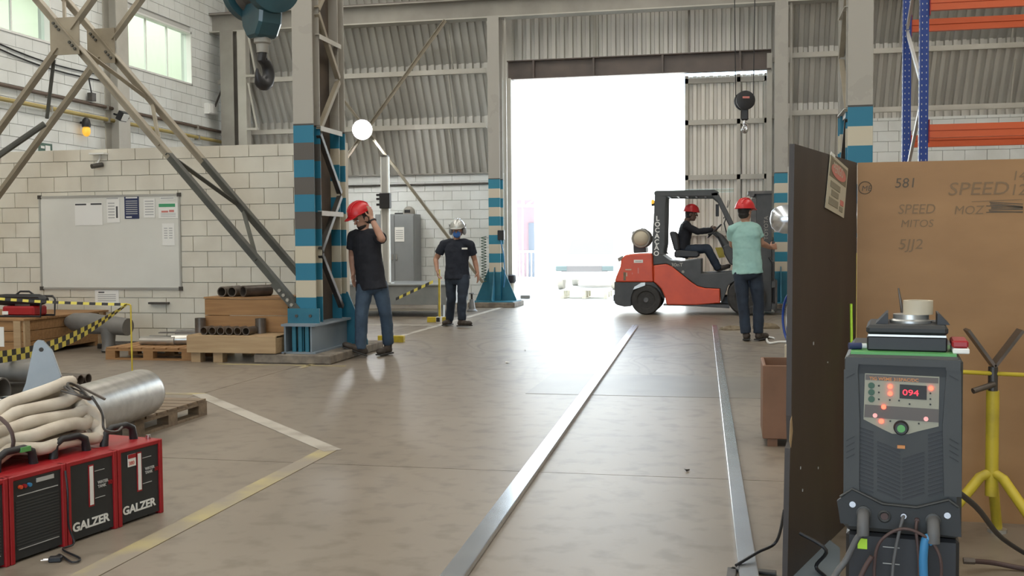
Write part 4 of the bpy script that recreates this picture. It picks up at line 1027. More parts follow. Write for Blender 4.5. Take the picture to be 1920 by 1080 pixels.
def bl(u_, v_): return cs[0].lerp(cs[1], u_).lerp(cs[3].lerp(cs[2], u_), v_)
def sub(u0, v0, u1, v1): return [bl(u0, v0), bl(u1, v0), bl(u1, v1), bl(u0, v1)]
pn = quad(cs, .0005, 'plate', 'sign_base', sgn)
quad(sub(.05, .06, .95, .40), .0015, 'header', 'sign_olive', sgn)
ov = [bl(.5+.40*math.cos(t*PI/12), .24+.135*math.sin(t*PI/12)) for t in range(24)]
MB().add([p+nn*.003 for p in ov], [tuple(range(24))]).build('red_oval', 'sign_pink', sgn)
e_u = (bl(.9, .3)-bl(.1, .3)); e_v = (bl(.5, .1)-bl(.5, .5))
text('PERIGO', e_u.length*.23, bl(.20, .285)+nn*.0036, e_u, (nn.cross(e_u)).normalized() if nn.cross(e_u).z > 0 else -nn.cross(e_u), 'sign_base', sgn, depth=.0002, squash=.85)
for (a, b, c_, d_) in ((.14, .47, .66, .58), (.22, .62, .60, .72), (.12, .77, .62, .90)): quad(sub(a, b, c_, d_), .0022, 'text_line', 'sign_ink', sgn)
quad(sub(.72, .70, .90, .80), .0022, 'pictogram', 'sign_pink', sgn); quad(sub(.70, .83, .88, .92), .0022, 'pictogram', 'sign_ink', sgn)
for (u_, v_, m_) in ((.3, .12, 'paper'),): quad([p for p in sub(.0, -.02, .22, .04)], .003, 'tape_piece', 'white', sgn)
rn = random.Random(9)
for k in range(5):
    s, z = rn.uniform(.08, L_), rn.uniform(.3, 1.55); q = P0+dn*s+V((0, 0, z))+nn*.0008
    MB().box(q, (.006, .003, .012*rn.random()+.004), math.atan2(dn.y, dn.x)).build('paint_chip', 'ink_grey', dkb)

# ------------------------------------------------------------------ TIG welding machine on its cart
YT = 2.70
def tp(px, py, d=0.0): return YP(px, py, YT-d)
xa, xb_, zb, zt = tp(1583, 800).x, tp(1803, 800).x, tp(1690, 1003).z, tp(1690, 668).z
tg = thing('tig_welder', 'dark grey TIG welding machine with lit red display on a wheeled cart', 'welding machine', ((xa+xb_)/2, YT+.25, 0))
case = MB().bx(xa, xb_, YT, YT+.50, zb, zt).build('case', 'tig_grey', tg, bevel=.012)
MB().bx(xa+.014, xb_-.014, YT+.02, YT+.26, zt, zt+.006).build('top_mat', 'green', tg)
def poly_px(pts, d, th, nm, m_, parent, sc=5.4, ox=1570, oy=660):
    P = [tp(ox+x/sc, oy+y/sc, d) for x, y in pts]; n = len(P)
    vs = P+[p+V((0, th, 0)) for p in P]
    return MB().add(vs, [tuple(range(n)), tuple(range(n, 2*n))[::-1]]+[(i, i+n, (i+1) % n+n, (i+1) % n) for i in range(n)]).build(nm, m_, parent)
# raised side cheeks and top brow frame a recessed panel bay
poly_px([(95, 60), (1245, 80), (1245, 190), (1105, 190), (1095, 150), (225, 130), (215, 200), (90, 200)], .012, .014, 'top_brow', 'tig_grey', case)
poly_px([(75, 190), (215, 190), (235, 700), (230, 1450), (70, 1450)], .010, .012, 'side_cheek', 'tig_grey', case)
poly_px([(1105, 190), (1250, 190), (1255, 1450), (1080, 1450), (1065, 740)], .010, .012, 'side_cheek', 'tig_grey', case)
for yy in (230, 870, 930, 990, 1050):
    poly_px([(100, yy+40), (185, yy-5), (185, yy+5), (100, yy+50)], .0125, .003, 'cheek_rib', 'tig_dark', case); poly_px([(1135, yy-5), (1225, yy+45), (1225, yy+55), (1135, yy+5)], .0125, .003, 'cheek_rib', 'tig_dark', case)
poly_px([(225, 140), (1100, 160), (1098, 250), (225, 225)], .001, .002, 'bay_shadow', 'tig_dark', case)  # dark strip painting in the brow's shadow along the top of the bay
pn = poly_px([(285, 222), (1030, 245), (1022, 745), (815, 800), (720, 830), (560, 830), (470, 790), (270, 690)], .004, .005, 'control_panel', 'tig_panel', case)
def dot(x, y, r, d, nm, m_, parent, n=14, h=.003): p = tp(1570+x/5.4, 660+y/5.4, d); MB().cyl(p, p-V((0, h, 0)), r, n=n).build(nm, m_, parent)
poly_px([(292, 232), (1022, 258), (1020, 312), (290, 288)], .0052, .002, 'title_band', 'tig_band', tg)
a_ = tp(1570+330/5.4, 660+288/5.4, .0055); b_ = tp(1570+1000/5.4, 660+306/5.4, .0055)
text('TIG WSME 315PAC/DC', .0112, a_, b_-a_, (0, 0, 1), 'tig_orange', tg, 'title_lettering', depth=.0004, squash=1.02, bold=.0002)
for y in (345, 413, 483): dot(350, y, .0078, .004, 'push_button', 'tig_green', tg)
for x, y, m_ in ((540, 352, 'led_red'), (540, 422, 'led_red'), (948, 362, 'led_red'), (475, 560, 'led_red'), (452, 705, 'led_red'), (388, 648, 'led_pink'), (898, 672, 'led_pink')):
    dot(x, y, .0058 if m_ == 'led_red' else .0055, .0062, 'indicator_light', m_, tg)
for x, y in ((425, 345), (425, 413), (425, 483), (535, 488), (628, 492), (733, 525), (940, 413), (940, 470), (940, 525), (540, 702), (825, 720)): dot(x, y, .0022, .0042, 'indicator_dot', 'tig_dark', tg, 8)
poly_px([(285, 540), (1024, 574), (1022, 706), (278, 668)], .0055, .002, 'lower_band', 'tig_band', tg)
ds_ = poly_px([(636, 328), (906, 340), (904, 480), (634, 470)], .0055, .002, 'display', 'tig_dark', tg)
a_ = tp(1570+662/5.4, 660+436/5.4, .0062); text('094', .0205, a_, (1, 0, -.02), (0, 0, 1), 'led_digit', ds_, 'display_digits', depth=.0003, squash=1.25)
p = tp(1570+648/5.4, 660+765/5.4, .004); kb = MB().lathe(p, (0, -1, 0), [(.018, 0), (.017, .012), (.0145, .016)], 24).build('knob', 'black', tg, smooth=40)
MB().cyl(p-V((0, .016, 0)), p-V((0, .019, 0)), .0095, n=18).build('knob_cap', 'green', kb)
# chevron vent slots
for i in range(18):
    y = 806+i*7.5
    for (x0, y0, x1, y1, lim0, lim1) in ((1611, y-2, 1638, y+7, 800, 928), (1645, y+9, 1688, y+26, 0, 938), (1692, y+26, 1733, y+12, 0, 938), (1740, y+10, 1767, y+1, 800, 932)):
        if x0 in (1645, 1692) and (y1 < 842 or y < 815): continue
        if max(y0, y1) > lim1-i*0: continue
        a_, b_ = tp(x0, y0, .0005), tp(x1, y1, .0005)
        MB().bar(a_, b_, .0045, .003, (0, 1, 0)).build('vent_slot', 'black', case)
p = tp(1690, 838, .003); MB().box(p, (.018, .004, .008)).build('emblem', 'tig_orange', case)
# lower socket panel
sp_ = poly_px([(20, 1300), (0, 1320), (-10, 1830), (1260, 1880), (1260, 1520), (1110, 1400), (830, 1520), (520, 1490), (160, 1340)], .006, .008, 'socket_panel', 'tig_dark', case, sc=5.4, ox=1577, oy=690) if False else None
sk = poly_px([(100, 440), (235, 330), (500, 455), (800, 475), (1075, 400), (1170, 470), (1185, 720), (130, 635)], .014, .016, 'socket_panel', 'tig_dark', tg, sc=4.695, ox=1550, oy=850)
def lw(x, y, d): return tp(1550+x/4.695, 850+y/4.695, d)
MB().tube([lw(130, 400, .016), lw(235, 328, .016), lw(500, 452, .016), lw(800, 474, .016), lw(1075, 398, .016), lw(1160, 460, .016)], .0035, 6).build('panel_rim', 'tig_grey', tg, smooth=60)
for x, y in ((238, 462), (1063, 532)): p = lw(x, y, .014); MB().cyl(p, p-V((0, .004, 0)), .0078, n=12).build('screw', 'chrome', sk)
def plug(x, y, m_, cable_m, r, path, nm):
    p = lw(x, y-40, .014); MB().lathe(p+V((0, 0, .0)), (0, -1, 0), [(.018, 0), (.018, .006), (.014, .008)], 18).build('socket_ring', 'tig_grey', sk, smooth=40)
    q = [p, p-V((0, .025, .004)), p-V((0, .04, .022)), p-V((0, .042, .045))]
    MB().tube(smooth_path(q, 4), .0145, 14).build('plug', m_, tg, smooth=60)
    MB().tube(smooth_path([q[-1]]+path, 6), r, 10).build(nm, cable_m, tg, smooth=60)
plug(335, 575, 'grey_hose', 'grey_hose', .0075, [lw(300, 760, .05), lw(200, 960, .05), lw(110, 1100, .06), lw(40, 1300, .05), G(1530, 1250, .02)], 'earth_cable')
plug(940, 620, 'grey_hose', 'blue_hose', .0105, [lw(905, 740, .055), lw(880, 900, .055), lw(880, 1100, .05), lw(890, 1400, .05), lw(900, 1700, .0)], 'torch_hose')
p = lw(518, 560, .014); MB().torus(p, (0, 1, 0), .0125, .004, 20, 6).build('socket_ring', 'tig_grey', sk, smooth=60); MB().cyl(p, p-V((0, .002, 0)), .009, n=14).build('socket', 'brown_hose', sk)
p = lw(685, 543, .014); MB().cyl(p, p-V((0, .014, 0)), .007, n=8).build('gas_nut', 'chrome', sk)
MB().tube(smooth_path([p-V((0, .014, 0)), lw(685, 600, .04), lw(650, 760, .045), lw(610, 1000, .045), lw(600, 1300, .05)]), .004, 8).build('gas_tube', 'grey_hose', tg, smooth=60)
p = lw(800, 580, .014); MB().cyl(p, p-V((0, .012, 0)), .006, n=8).build('control_plug', 'brown_hose', sk)
MB().tube(smooth_path([p-V((0, .012, 0)), lw(805, 680, .035), lw(830, 900, .04), lw(840, 1300, .04)]), .004, 8).build('control_lead', 'brown_hose', tg, smooth=60)
MB().tube(smooth_path([lw(460, 1200, .06), lw(455, 1000, .06), lw(500, 800, .065), lw(650, 680, .065), lw(800, 680, .065), lw(960, 780, .06), lw(1035, 950, .06), lw(1020, 1200, .05)]), .0038, 8).build('looped_lead', 'brown_hose', tg, smooth=60)
MB().tube(smooth_path([lw(440, 920, .07), lw(380, 1020, .07), lw(330, 1150, .07), lw(300, 1400, .05)]), .006, 8).build('lead', 'brown_hose', tg, smooth=60)
# cart under the machine
MB().bx(xa+.006, xb_-.004, YT+.008, YT+.48, .16, zb-.004).build('cart_body', 'black', tg, bevel=.008)
MB().bx(xa-.01, xb_+.01, YT-.01, YT+.52, .13, .16).build('cart_tray', 'tig_dark', tg)
for s, x in ((-1, xa-.02), (1, xb_+.02)):
    for y in (YT+.08, YT+.42):
        w_ = MB().lathe((x-.022, y, .13), (1, 0, 0), [(.09, 0), (.13, .008), (.13, .036), (.09, .044)], 26).build('wheel', 'black_rubber', tg, smooth=40)
        MB().cyl((x-.024, y, .13), (x+.024, y, .13), .05, n=16).build('hub', 'tig_grey', w_)
q = lw(315, 810, -.007); MB().bx(q.x-.012, q.x+.011, q.y-.003, q.y, q.z-.012, q.z+.014).build('sticker', 'lime', tg)
for z in (830, 975): q = lw(565, z, -.007); MB().bx(q.x-.02, q.x+.02, q.y-.002, q.y, q.z-.001, q.z+.001).build('cart_vent', 'ink_grey', tg)
# things lying on the machine
zt2 = zt+.006
a_, b_ = YP(1619, 662, 2.76), YP(1768, 662, 2.76)
bxk = thing('tool_box', 'flat black tool box with rounded lid on the welding machine', 'tool box', ((a_.x+b_.x)/2, 2.84, zt2))
MB().bx(a_.x, b_.x, 2.76, 2.98, zt2, zt2+.038).build('base', 'black', bxk, bevel=.004)
MB().bx(a_.x-.002, b_.x+.002, 2.757, 2.983, zt2+.041, zt2+.066).build('lid', 'tig_dark', bxk, bevel=.008)
MB().bx(a_.x+.003, b_.x-.003, 2.759, 2.981, zt2+.037, zt2+.042).build('seam', 'alu', bxk)
for px in (1648, 1737):
    q = YP(px, 600, 2.86); s_ = -1 if px == 1648 else 1
    MB().prism([(0, 0), (.030, 0), (.004, .028), (0, .028)], (q.x, 2.80, zt2+.066), (s_, 0, 0), (0, 0, 1), (0, .12, 0)).build('handle_wing', 'black', bxk)
q = YP(1690, 605, 2.86)
tin = tag(MB().lathe((q.x, 2.87, zt2+.066), (0, 0, 1), [(.052, 0), (.052, .006), (.044, .010), (.044, .022)], 28).build('metal_tin', 'alu', smooth=35), 'shallow metal tin on the black tool box under the tape roll', 'tin')
tape_r = tag(MB().lathe((YP(1702, 590, 2.87).x, 2.87, zt2+.088), (0, 0, 1), [(.026, 0), (.0365, 0), (.0365, .036), (.026, .036), (.026, 0)], 32, caps=False).build('tape_roll', 'bin_beige', smooth=35), 'cream roll of masking tape on top of the metal tin', 'tape roll')
q0, q1 = YP(1664, 592, 2.98), YP(1655, 540, 2.98)
er = thing('electrode_holder', 'thin metal rod leaning up behind the tool box', 'rod', (q0.x, q0.y, zt2))
MB().tube([V((q0.x, 2.99, zt2)), q0, q1], [.006, .006, .002], 8).build('rod', 'brown_pipe', er, smooth=60)
q = YP(1782, 645, 2.80); tag(MB().bx(q.x-.016, q.x+.022, 2.74, 2.86, zt2+.014, zt2+.032).build('red_box', 'red', bevel=.004), 'small red box at the edge of the welding machine top', 'box')
tag(MB().bx(q.x-.014, q.x+.024, 2.735, 2.865, zt2, zt2+.013).build('note_pad', 'paper', bevel=.002), 'pale note pad under the small red box', 'note pad')
q = YP(1597, 652, 2.78); gl = thing('marker_pen', 'purple and white pen lying beside the tool box', 'pen', (q.x, 2.78, zt2))
MB().cyl((q.x-.018, 2.775, zt2+.009), (q.x+.012, 2.785, zt2+.009), .009, n=10).build('cap', 'ink_blue', gl, smooth=40); MB().cyl((q.x+.012, 2.785, zt2+.009), (q.x+.024, 2.789, zt2+.009), .007, n=10).build('barrel', 'white', gl, smooth=40)
q = YP(1601, 570, 4.6)
tag(MB().tube([(q.x, 4.6, 0.006), (q.x, 4.62, .5), (q.x+.005, 4.75, YP(1601, 570, 4.75).z)], .006, 8).build('green_cable', 'lime', smooth=60), 'thin green cable rising up the dark board behind the machine', 'cable')
tag(MB().tube(smooth_path([(xb_, YT+.3, .62), G(1830, 950, .45), G(1880, 1010, .2), G(1960, 1060, .02)]), .009, 8).build('supply_cable', 'black', smooth=60), 'black supply cable looping from the machine side to the floor', 'cable')
q = G(1822, 1052, .05); hz_ = thing('gas_hose', 'brown rubber hose with brass end running out beside the cart wheel', 'hose', (q.x, q.y, 0))
MB().tube(smooth_path([q, G(1860, 1055, .03), G(1920, 1066, .012), G(2000, 1075, .012)]), .010, 8).build('hose', 'brown_hose', hz_, smooth=60)
MB().cyl(q+V((-.03, 0, 0)), q+V((.01, 0, 0)), .013, n=8).build('coupling', 'brown_pipe', hz_)

# ------------------------------------------------------------------ V-head pipe stand and the pipe held behind the screen
def pipe_stand(x, y, zc, label, s=1.0):
    t = thing('pipe_stand', label, 'pipe stand', (x, y, 0))
    MB().cyl((x, y, .20), (x, y, zc-.10), .026, n=16).build('post', 'yellow', t, smooth=40)
    MB().cyl((x, y, zc-.14), (x, y, zc), .019, n=14).build('screw', 'dark_steel', t, smooth=40)
    hb = MB().cyl((x-.13, y-.03, zc-.02), (x+.15, y+.02, zc-.035), .009, n=10).build('crank_bar', 'yellow', t, smooth=40)
    MB().cyl((x, y-.02, zc-.07), (x-.09, y-.06, zc-.095), .012, n=10).build('lock_pin', 'brown_pipe', t, smooth=40)
    for sg_ in (-1, 1):
        MB().bar((x, y, zc+.005), (x+sg_*.105, y, zc+.155), .012, .09, (0, 1, 0)).build('v_plate', 'brown_pipe', t)
    for k in range(3):
        a = PI/2*.35+2*PI*k/3-PI/2+.25; f_ = V((x+.27*math.cos(a), y+.27*math.sin(a), .02))
        if f_.y > y+.18: f_.y = y+.18
        MB().tube([(x, y, .30), (x+.05*math.cos(a), y+.05*math.sin(a), .28), f_], .021, 12).build('leg', 'yellow', t, smooth=60)
        MB().cyl((f_.x, f_.y, 0), (f_.x, f_.y, .015), .04, n=16).build('foot', 'alu', t)
    return t
q = YP(1862, 690, 4.62); pipe_stand(q.x, 4.62, q.z+.005, 'yellow V-head pipe stand in front of the pencilled plywood')
c = YP(1478, 411, 9.0); r = .124
fp_ = thing('wrapped_pipe', 'silver round-ended pipe jutting out behind the dark board', 'pipe', (c.x+1.2, 9.0, c.z-r))
MB().lathe((YP(1444, 411, 9.0).x, 9.0, c.z), (1, .05, 0), [(.02, 0), (.07, .012), (.105, .05), (.12, .10), (r, .16), (r, 2.6)], 28).build('pipe_body', 'galv', fp_, smooth=50)
for k, dx in enumerate((.55, 2.0)):
    pipe_stand(c.x+dx, 9.0+dx*.05, c.z-.185, ('yellow pipe stand under the free end of the silver pipe', 'yellow pipe stand under the far half of the silver pipe')[k])
# cart seen past the edge of the dark board
c = G(1476, 672); ct = thing('hose_trolley', 'trolley with blue frame and hoop showing past the edge of the dark board', 'trolley', c)
MB().torus(c+V((.07, .1, .42)), (1, .35, 0), .30, .014, 32, 8).build('hoop', 'rack_blue', ct, smooth=60)
MB().torus(c+V((.09, .1, .42)), (1, .35, 0), .25, .012, 32, 8).build('hoop_rim', 'alu', ct, smooth=60)
for dz in (.10, .2, .30): MB().bx(c.x-.01, c.x+.12, c.y-.06, c.y+.1, dz, dz+.05).build('crossbar', 'rack_blue' if dz != .2 else 'dark_steel', ct, bevel=.01)
MB().bx(c.x-.012, c.x+.02, c.y-.05, c.y-.02, 0, .34).build('upright', 'dark_steel', ct)
MB().bx(c.x-.03, c.x+.03, c.y-.12, c.y-.03, 0.0, .16).build('tape_block', 'bin_beige', ct, bevel=.01)
tag(MB().tube(smooth_path([G(1452, 634, .015), G(1438, 633, .015), G(1442, 643, .015), G(1462, 641, .02), G(1485, 641, .02)]), .014, 8).build('white_hose', 'white', smooth=60), 'loop of white hose on the floor by the trolley', 'hose')
# rag heaps by the man in teal
def rag(px0, px1, py, hgt, label, seed):
    a, b = G(px0, py), G(px1, py); rr = random.Random(seed); m = MB(); n, k = 14, 7; vs = []; fs = []
    cx, cy = (a+b)/2, None; L = (b-a).length
    for j in range(k+1):
        for i in range(n):
            t = 2*PI*i/n; s = 1-j/k
            rad = (.5+.18*math.sin(3*t+seed)+.1*rr.random())*L*math.sin(min(1, s*1.15)*PI/2)
            vs.append(cx+V((rad*math.cos(t), rad*.38*math.sin(t), hgt*(1-s**2)*(.8+.35*math.sin(2*t+seed)))))
    for j in range(k):
        for i in range(n): fs.append((j*n+i, j*n+(i+1) % n, (j+1)*n+(i+1) % n, (j+1)*n+i))
    fs.append(tuple(range(n))[::-1]); m.add(vs, fs)
    return tag(m.build('floor_rag', 'rag', smooth=70), label, 'rag')
rag(1350, 1392, 619, .06, 'dark rag on the floor in front of the man in teal', 1)
rag(1412, 1452, 616, .08, 'brown rag heap on the floor between the man in teal and the trolley', 2)
c = G(1440, 838); bb = thing('brown_bin', 'brown wooden bin on the floor behind the edge of the dark board', 'bin', (c.x+.2, c.y+.2, 0))
x0 = G(1430, 838).x; zt3 = YP(1430, 685, c.y).z
MB().bx(x0, x0+.55, c.y, c.y+.02, .05, zt3).build('front_board', 'box_brown', bb, bevel=.004); MB().bx(x0, x0+.02, c.y+.02, c.y+.45, .05, zt3).build('side_board', 'box_brown', bb, bevel=.004)
MB().bx(x0+.53, x0+.55, c.y+.02, c.y+.45, .05, zt3).build('side_board', 'box_brown', bb); MB().bx(x0, x0+.55, c.y+.45, c.y+.47, .05, zt3).build('back_board', 'box_brown', bb)
MB().bx(x0+.02, x0+.53, c.y+.02, c.y+.45, .05, .07).build('bottom_board', 'box_brown', bb)
for x in (x0+.03, x0+.46):
    for y in (c.y+.02, c.y+.38): MB().bx(x, x+.06, y, y+.06, 0, .05).build('foot', 'box_brown', bb)
# low frame and leads on the floor in front of the dark board
a_ = G(1372, 1072); lf_ = thing('angle_frame', 'low dark angle iron frame on the floor at the foot of the dark board', 'frame', a_)
MB().ang(a_, G(1455, 1080), .03, .005).build('angle_bar', 'dark_steel', lf_); MB().ang(a_, a_+V((-.02, -.5, 0)), .03, .005).build('angle_bar', 'dark_steel', lf_)
tag(MB().tube(smooth_path([G(1380, 1060, .03), G(1420, 1036, .05), G(1456, 1015, .07), V((.20, 4.02, .25))]), .006, 8).build('thin_lead', 'black', smooth=60), 'thin black lead running from the low frame to the dark board', 'cable')
q = P0+dn*(L_-.05)+V((0, 0, .16))+nn*.01
tag(MB().tube(smooth_path([q, q+nn*.10+V((0, 0, -.05)), G(1530, 1062, .03), G(1550, 1085, .012), G(1560, 1120, .012)]), .007, 8).build('thin_lead', 'black', smooth=60), 'black lead hanging down the face of the dark board', 'cable')
tag(MB().add([V((p.x, p.y, z)) for z in (.0, .006) for p in (G(1478, 1085), G(1552, 1012), G(1575, 1030), G(1575, 1100))], [(0, 1, 2, 3), (7, 6, 5, 4), (0, 4, 5, 1), (1, 5, 6, 2), (2, 6, 7, 3), (3, 7, 4, 0)]).build('steel_sheet', 'base_grey'), 'grey steel sheet on the floor between the dark board and the welding machine', 'sheet')
# litter
for k, (px, py, m_, lb) in enumerate(((950, 681, 'paper', 'crumpled white wrapper on the bare floor'), (985, 658, 'paper', 'tiny white scrap on the floor beyond the crumpled wrapper'), (1287, 884, 'brown_pipe', 'small dark chip on the floor between the two flat bars'))):
    c = G(px, py); rr = random.Random(k); pts = [(c.x+rr.uniform(-1, 1)*.045*(1 if k == 0 else .4), c.y+rr.uniform(-1, 1)*.05*(1 if k == 0 else .4), .002+.015*rr.random()) for _ in range(6)]
    tag(MB().add(pts+[(c.x, c.y, 0.0)], [(0, 1, 2), (2, 3, 4), (4, 5, 0), (0, 2, 4), (0, 1, 6), (2, 3, 6), (4, 5, 6)]).build('floor_scrap', m_), lb, 'litter')
# ------------------------------------------------------------------ forklift (side view; profile read off in metres from the rear wheel)
YN, YFAR = 18.25, 19.40
XR = YP(1211, 566, YN).x
def fx(cx): return XR + (cx-325)/428.0
def fz(cy): return (1012-cy)/428.0
def fpoly(pts, y0, y1, nm, m_, parent, bevel=0.0):
    return MB().prism([(fx(a), fz(b)) for a, b in pts], (0, y0, 0), (1, 0, 0), (0, 0, 1), (0, y1-y0, 0)).build(nm, m_, parent, bevel=bevel)
fk = thing('forklift', 'orange and black forklift with a gas cylinder behind its cab in the doorway', 'forklift', (fx(600), (YN+YFAR)/2, 0))
cwt = fpoly([(92, 765), (100, 725), (132, 650), (140, 595), (165, 563), (215, 553), (375, 548), (382, 765)], YN+.03, YFAR-.03, 'counterweight', 'orange', fk, .02)
fpoly([(86, 762), (385, 762), (440, 830), (455, 900), (430, 850), (400, 815), (360, 795), (320, 790), (270, 800), (235, 830), (215, 880), (214, 948), (160, 952), (110, 940), (86, 925)], YN+.05, YFAR-.05, 'bumper', 'fork_dark', fk, .015)
MB().bx(fx(235), fx(303), YN+.022, YN+.03, fz(620), fz(597)).build('data_plate', 'paper', cwt)
for x_0, x_1, y_0, y_1, m_ in ((170, 216, 667, 675, 'bin_beige'), (156, 174, 690, 752, 'rag'), (177, 184, 694, 722, 'bin_beige'), (263, 272, 658, 700, 'sign_pink'), (220, 226, 694, 706, 'sign_pink')): MB().bx(fx(x_0), fx(x_1), YN+.026, YN+.03, fz(y_1), fz(y_0)).build('scuff_mark', m_, cwt)
MB().bx(fx(245), fx(293), YN+.019, YN+.022, fz(612), fz(606)).build('plate_print', 'ink_grey', cwt)
fpoly([(382, 640), (480, 630), (520, 650), (600, 715), (660, 765), (705, 795), (760, 810), (870, 815), (872, 920), (700, 935), (480, 935), (468, 880), (440, 815), (400, 775), (384, 766)], YN, YFAR, 'side_panel', 'orange', fk, .015)
hood = fpoly([(380, 562), (440, 556), (500, 600), (575, 612), (735, 592), (735, 702), (960, 690), (1010, 640), (1100, 640), (1130, 700), (1090, 740), (1000, 745), (930, 790), (905, 870), (880, 925), (872, 815), (760, 808), (705, 793), (600, 713), (520, 648), (480, 628), (382, 638)], YN+.02, YFAR-.02, 'hood', 'fork_dark', fk, .012)
text('30nT', .085, (fx(512), YN+.017, fz(648)), (1, 0, 0), (0, 0, 1), 'steel_pale', hood, 'hood_lettering', depth=.002, squash=1.15)
MB().cyl((fx(600), YN+.02, fz(688)), (fx(600), YN+.005, fz(688)), .025, n=12).build('latch', 'steel_grey', hood)
fpoly([(880, 930), (1090, 930), (1090, 860), (880, 880)], YN+.25, YFAR-.25, 'drive_axle', 'fork_dark', fk)
fpoly([(450, 935), (940, 935), (940, 965), (690, 950), (450, 945)], YN+.2, YFAR-.2, 'frame_rail', 'dark_steel', fk)
def wheel(cx, cz, r, y, wd):
    t = MB().lathe((fx(cx), y, cz), (0, 1, 0), [(r*.55, .02), (r*.62, 0), (r*.92, 0), (r, .035), (r, wd-.035), (r*.92, wd), (r*.62, wd), (r*.55, wd-.02)], 36).build('wheel', 'black_rubber', fk, smooth=35)
    MB().lathe((fx(cx), y+.01, cz), (0, 1, 0), [(r*.10, 0), (r*.16, .02), (r*.4, .05), (r*.58, .02)], 24, caps=True).build('rim', 'fork_dark', t, smooth=35)
    MB().cyl((fx(cx), y-.004, cz), (fx(cx), y+.06, cz), r*.16, n=14).build('hub', 'dark_steel', t)
wheel(325, .263, .263, YN+.02, .19); wheel(325, .263, .263, YFAR-.21, .19)
wheel(1062, .325, .325, YN-.02, .24); wheel(1062, .325, .325, YFAR-.22, .24)
fpoly([(228, 822), (240, 800), (290, 770), (320, 768), (318, 790), (270, 808)], YN+.01, YN+.06, 'tail_light', 'alu', fk)
fpoly([(62, 870), (84, 868), (84, 918), (62, 918)], YN+.4, YN+.55, 'tow_hitch', 'dark_steel', fk)
fpoly([(110, 585), (150, 565), (152, 598), (118, 612)], YN+.05, YN+.12, 'rear_lamp', 'steel_grey', fk)
# overhead guard
for y in (YN+.02, YFAR-.10):
    rp = fpoly([(392, 112), (474, 122), (466, 480), (455, 545), (470, 560), (370, 560), (371, 480), (383, 290)], y, y+.08, 'rear_pillar', 'fork_dark', fk, .01)
    if y < YN+.1:
        for i, ch in enumerate('LOCAÇÃO'):
            text(ch, .118, (fx(413-i*1.6), y-.0025, fz(306+i*43.5)), (1, 0, 0), (0, 0, 1), 'white', rp, 'lettering', depth=.0015, align='CENTER', bold=.003)
    fpoly([(800, 105), (850, 98), (880, 150), (965, 320), (1040, 560), (1060, 645), (1025, 645), (1000, 560), (935, 345), (850, 165), (810, 130)], y, y+.07, 'front_pillar', 'fork_dark', fk, .01)
    fpoly([(388, 90), (400, 82), (830, 82), (862, 100), (855, 128), (800, 130), (400, 124), (388, 112)], y, y+.08, 'roof_rail', 'fork_dark', fk, .01)
for i in range(7): MB().bx(fx(410+i*68), fx(424+i*68), YN+.08, YFAR-.08, fz(122), fz(88)).build('roof_bar', 'fork_dark', fk)
MB().bx(fx(340), fx(970), YN-.02, YFAR+.02, fz(80), fz(76)).build('rain_cover', 'window_glass', fk)
bc = MB().cyl((fx(372), YN+.2, fz(192)), (fx(372), YN+.2, fz(178)), .028, n=14).build('beacon', 'black', fk); MB().lathe((fx(372), YN+.2, fz(178)), (0, 0, 1), [(.03, 0), (.03, .05), (.02, .075)], 16).build('beacon_lens', 'amber', bc, smooth=40)
MB().bar((fx(372), YN+.2, fz(190)), (fx(395), YN+.12, fz(170)), .02, .02).build('beacon_bracket', 'black', fk)
MB().bx(fx(838), fx(862), YN+.12, YN+.14, fz(278), fz(188)).build('mirror', 'black', fk, bevel=.004)
MB().tube([(fx(895), YN+.05, fz(295)), (fx(905), YN+.05, fz(280)), (fx(912), YN+.05, fz(300)), (fx(900), YN+.05, fz(330)), (fx(930), YN+.05, fz(450))], .011, 8).build('grab_handle', 'black', fk, smooth=60)
for dx in (0, 14): MB().tube([(fx(920+dx*.4), YN+.1, fz(215)), (fx(930+dx), YN+.1, fz(160))], .006, 6).build('wire_aerial', 'dark_steel', fk)
# seat
st_ = fpoly([(490, 390), (510, 382), (545, 390), (560, 440), (570, 530), (530, 535)], 18.58, 19.08, 'seat_back', 'seat_black', fk, .025)
fpoly([(528, 535), (560, 528), (705, 538), (720, 560), (705, 585), (530, 585)], 18.55, 19.11, 'seat_cushion', 'seat_black', fk, .025)
# steering and dash
MB().tube([(fx(830), 18.85, fz(395)), (fx(870), 18.85, fz(430)), (fx(930), 18.85, fz(520))], [.035, .06, .085], 12).build('steering_column', 'fork_dark', fk, smooth=60)
MB().torus((fx(826), 18.85, fz(385)), (fx(826)-fx(870), 0, fz(385)-fz(430)), .165, .014, 28, 8).build('steering_wheel', 'black', fk, smooth=60)
fpoly([(890, 500), (945, 480), (1010, 520), (1010, 640), (945, 640), (900, 560)], 18.45, 19.2, 'dashboard', 'fork_dark', fk, .02)
fpoly([(830, 512), (885, 508), (905, 585), (860, 592)], 18.98, 19.06, 'yellow_plate', 'yellow', fk)
MB().tube([(fx(780), 18.6, fz(412)), (fx(815), 18.6, fz(400)), (fx(850), 18.62, fz(430))], .02, 8).build('lever', 'black', fk, smooth=60)
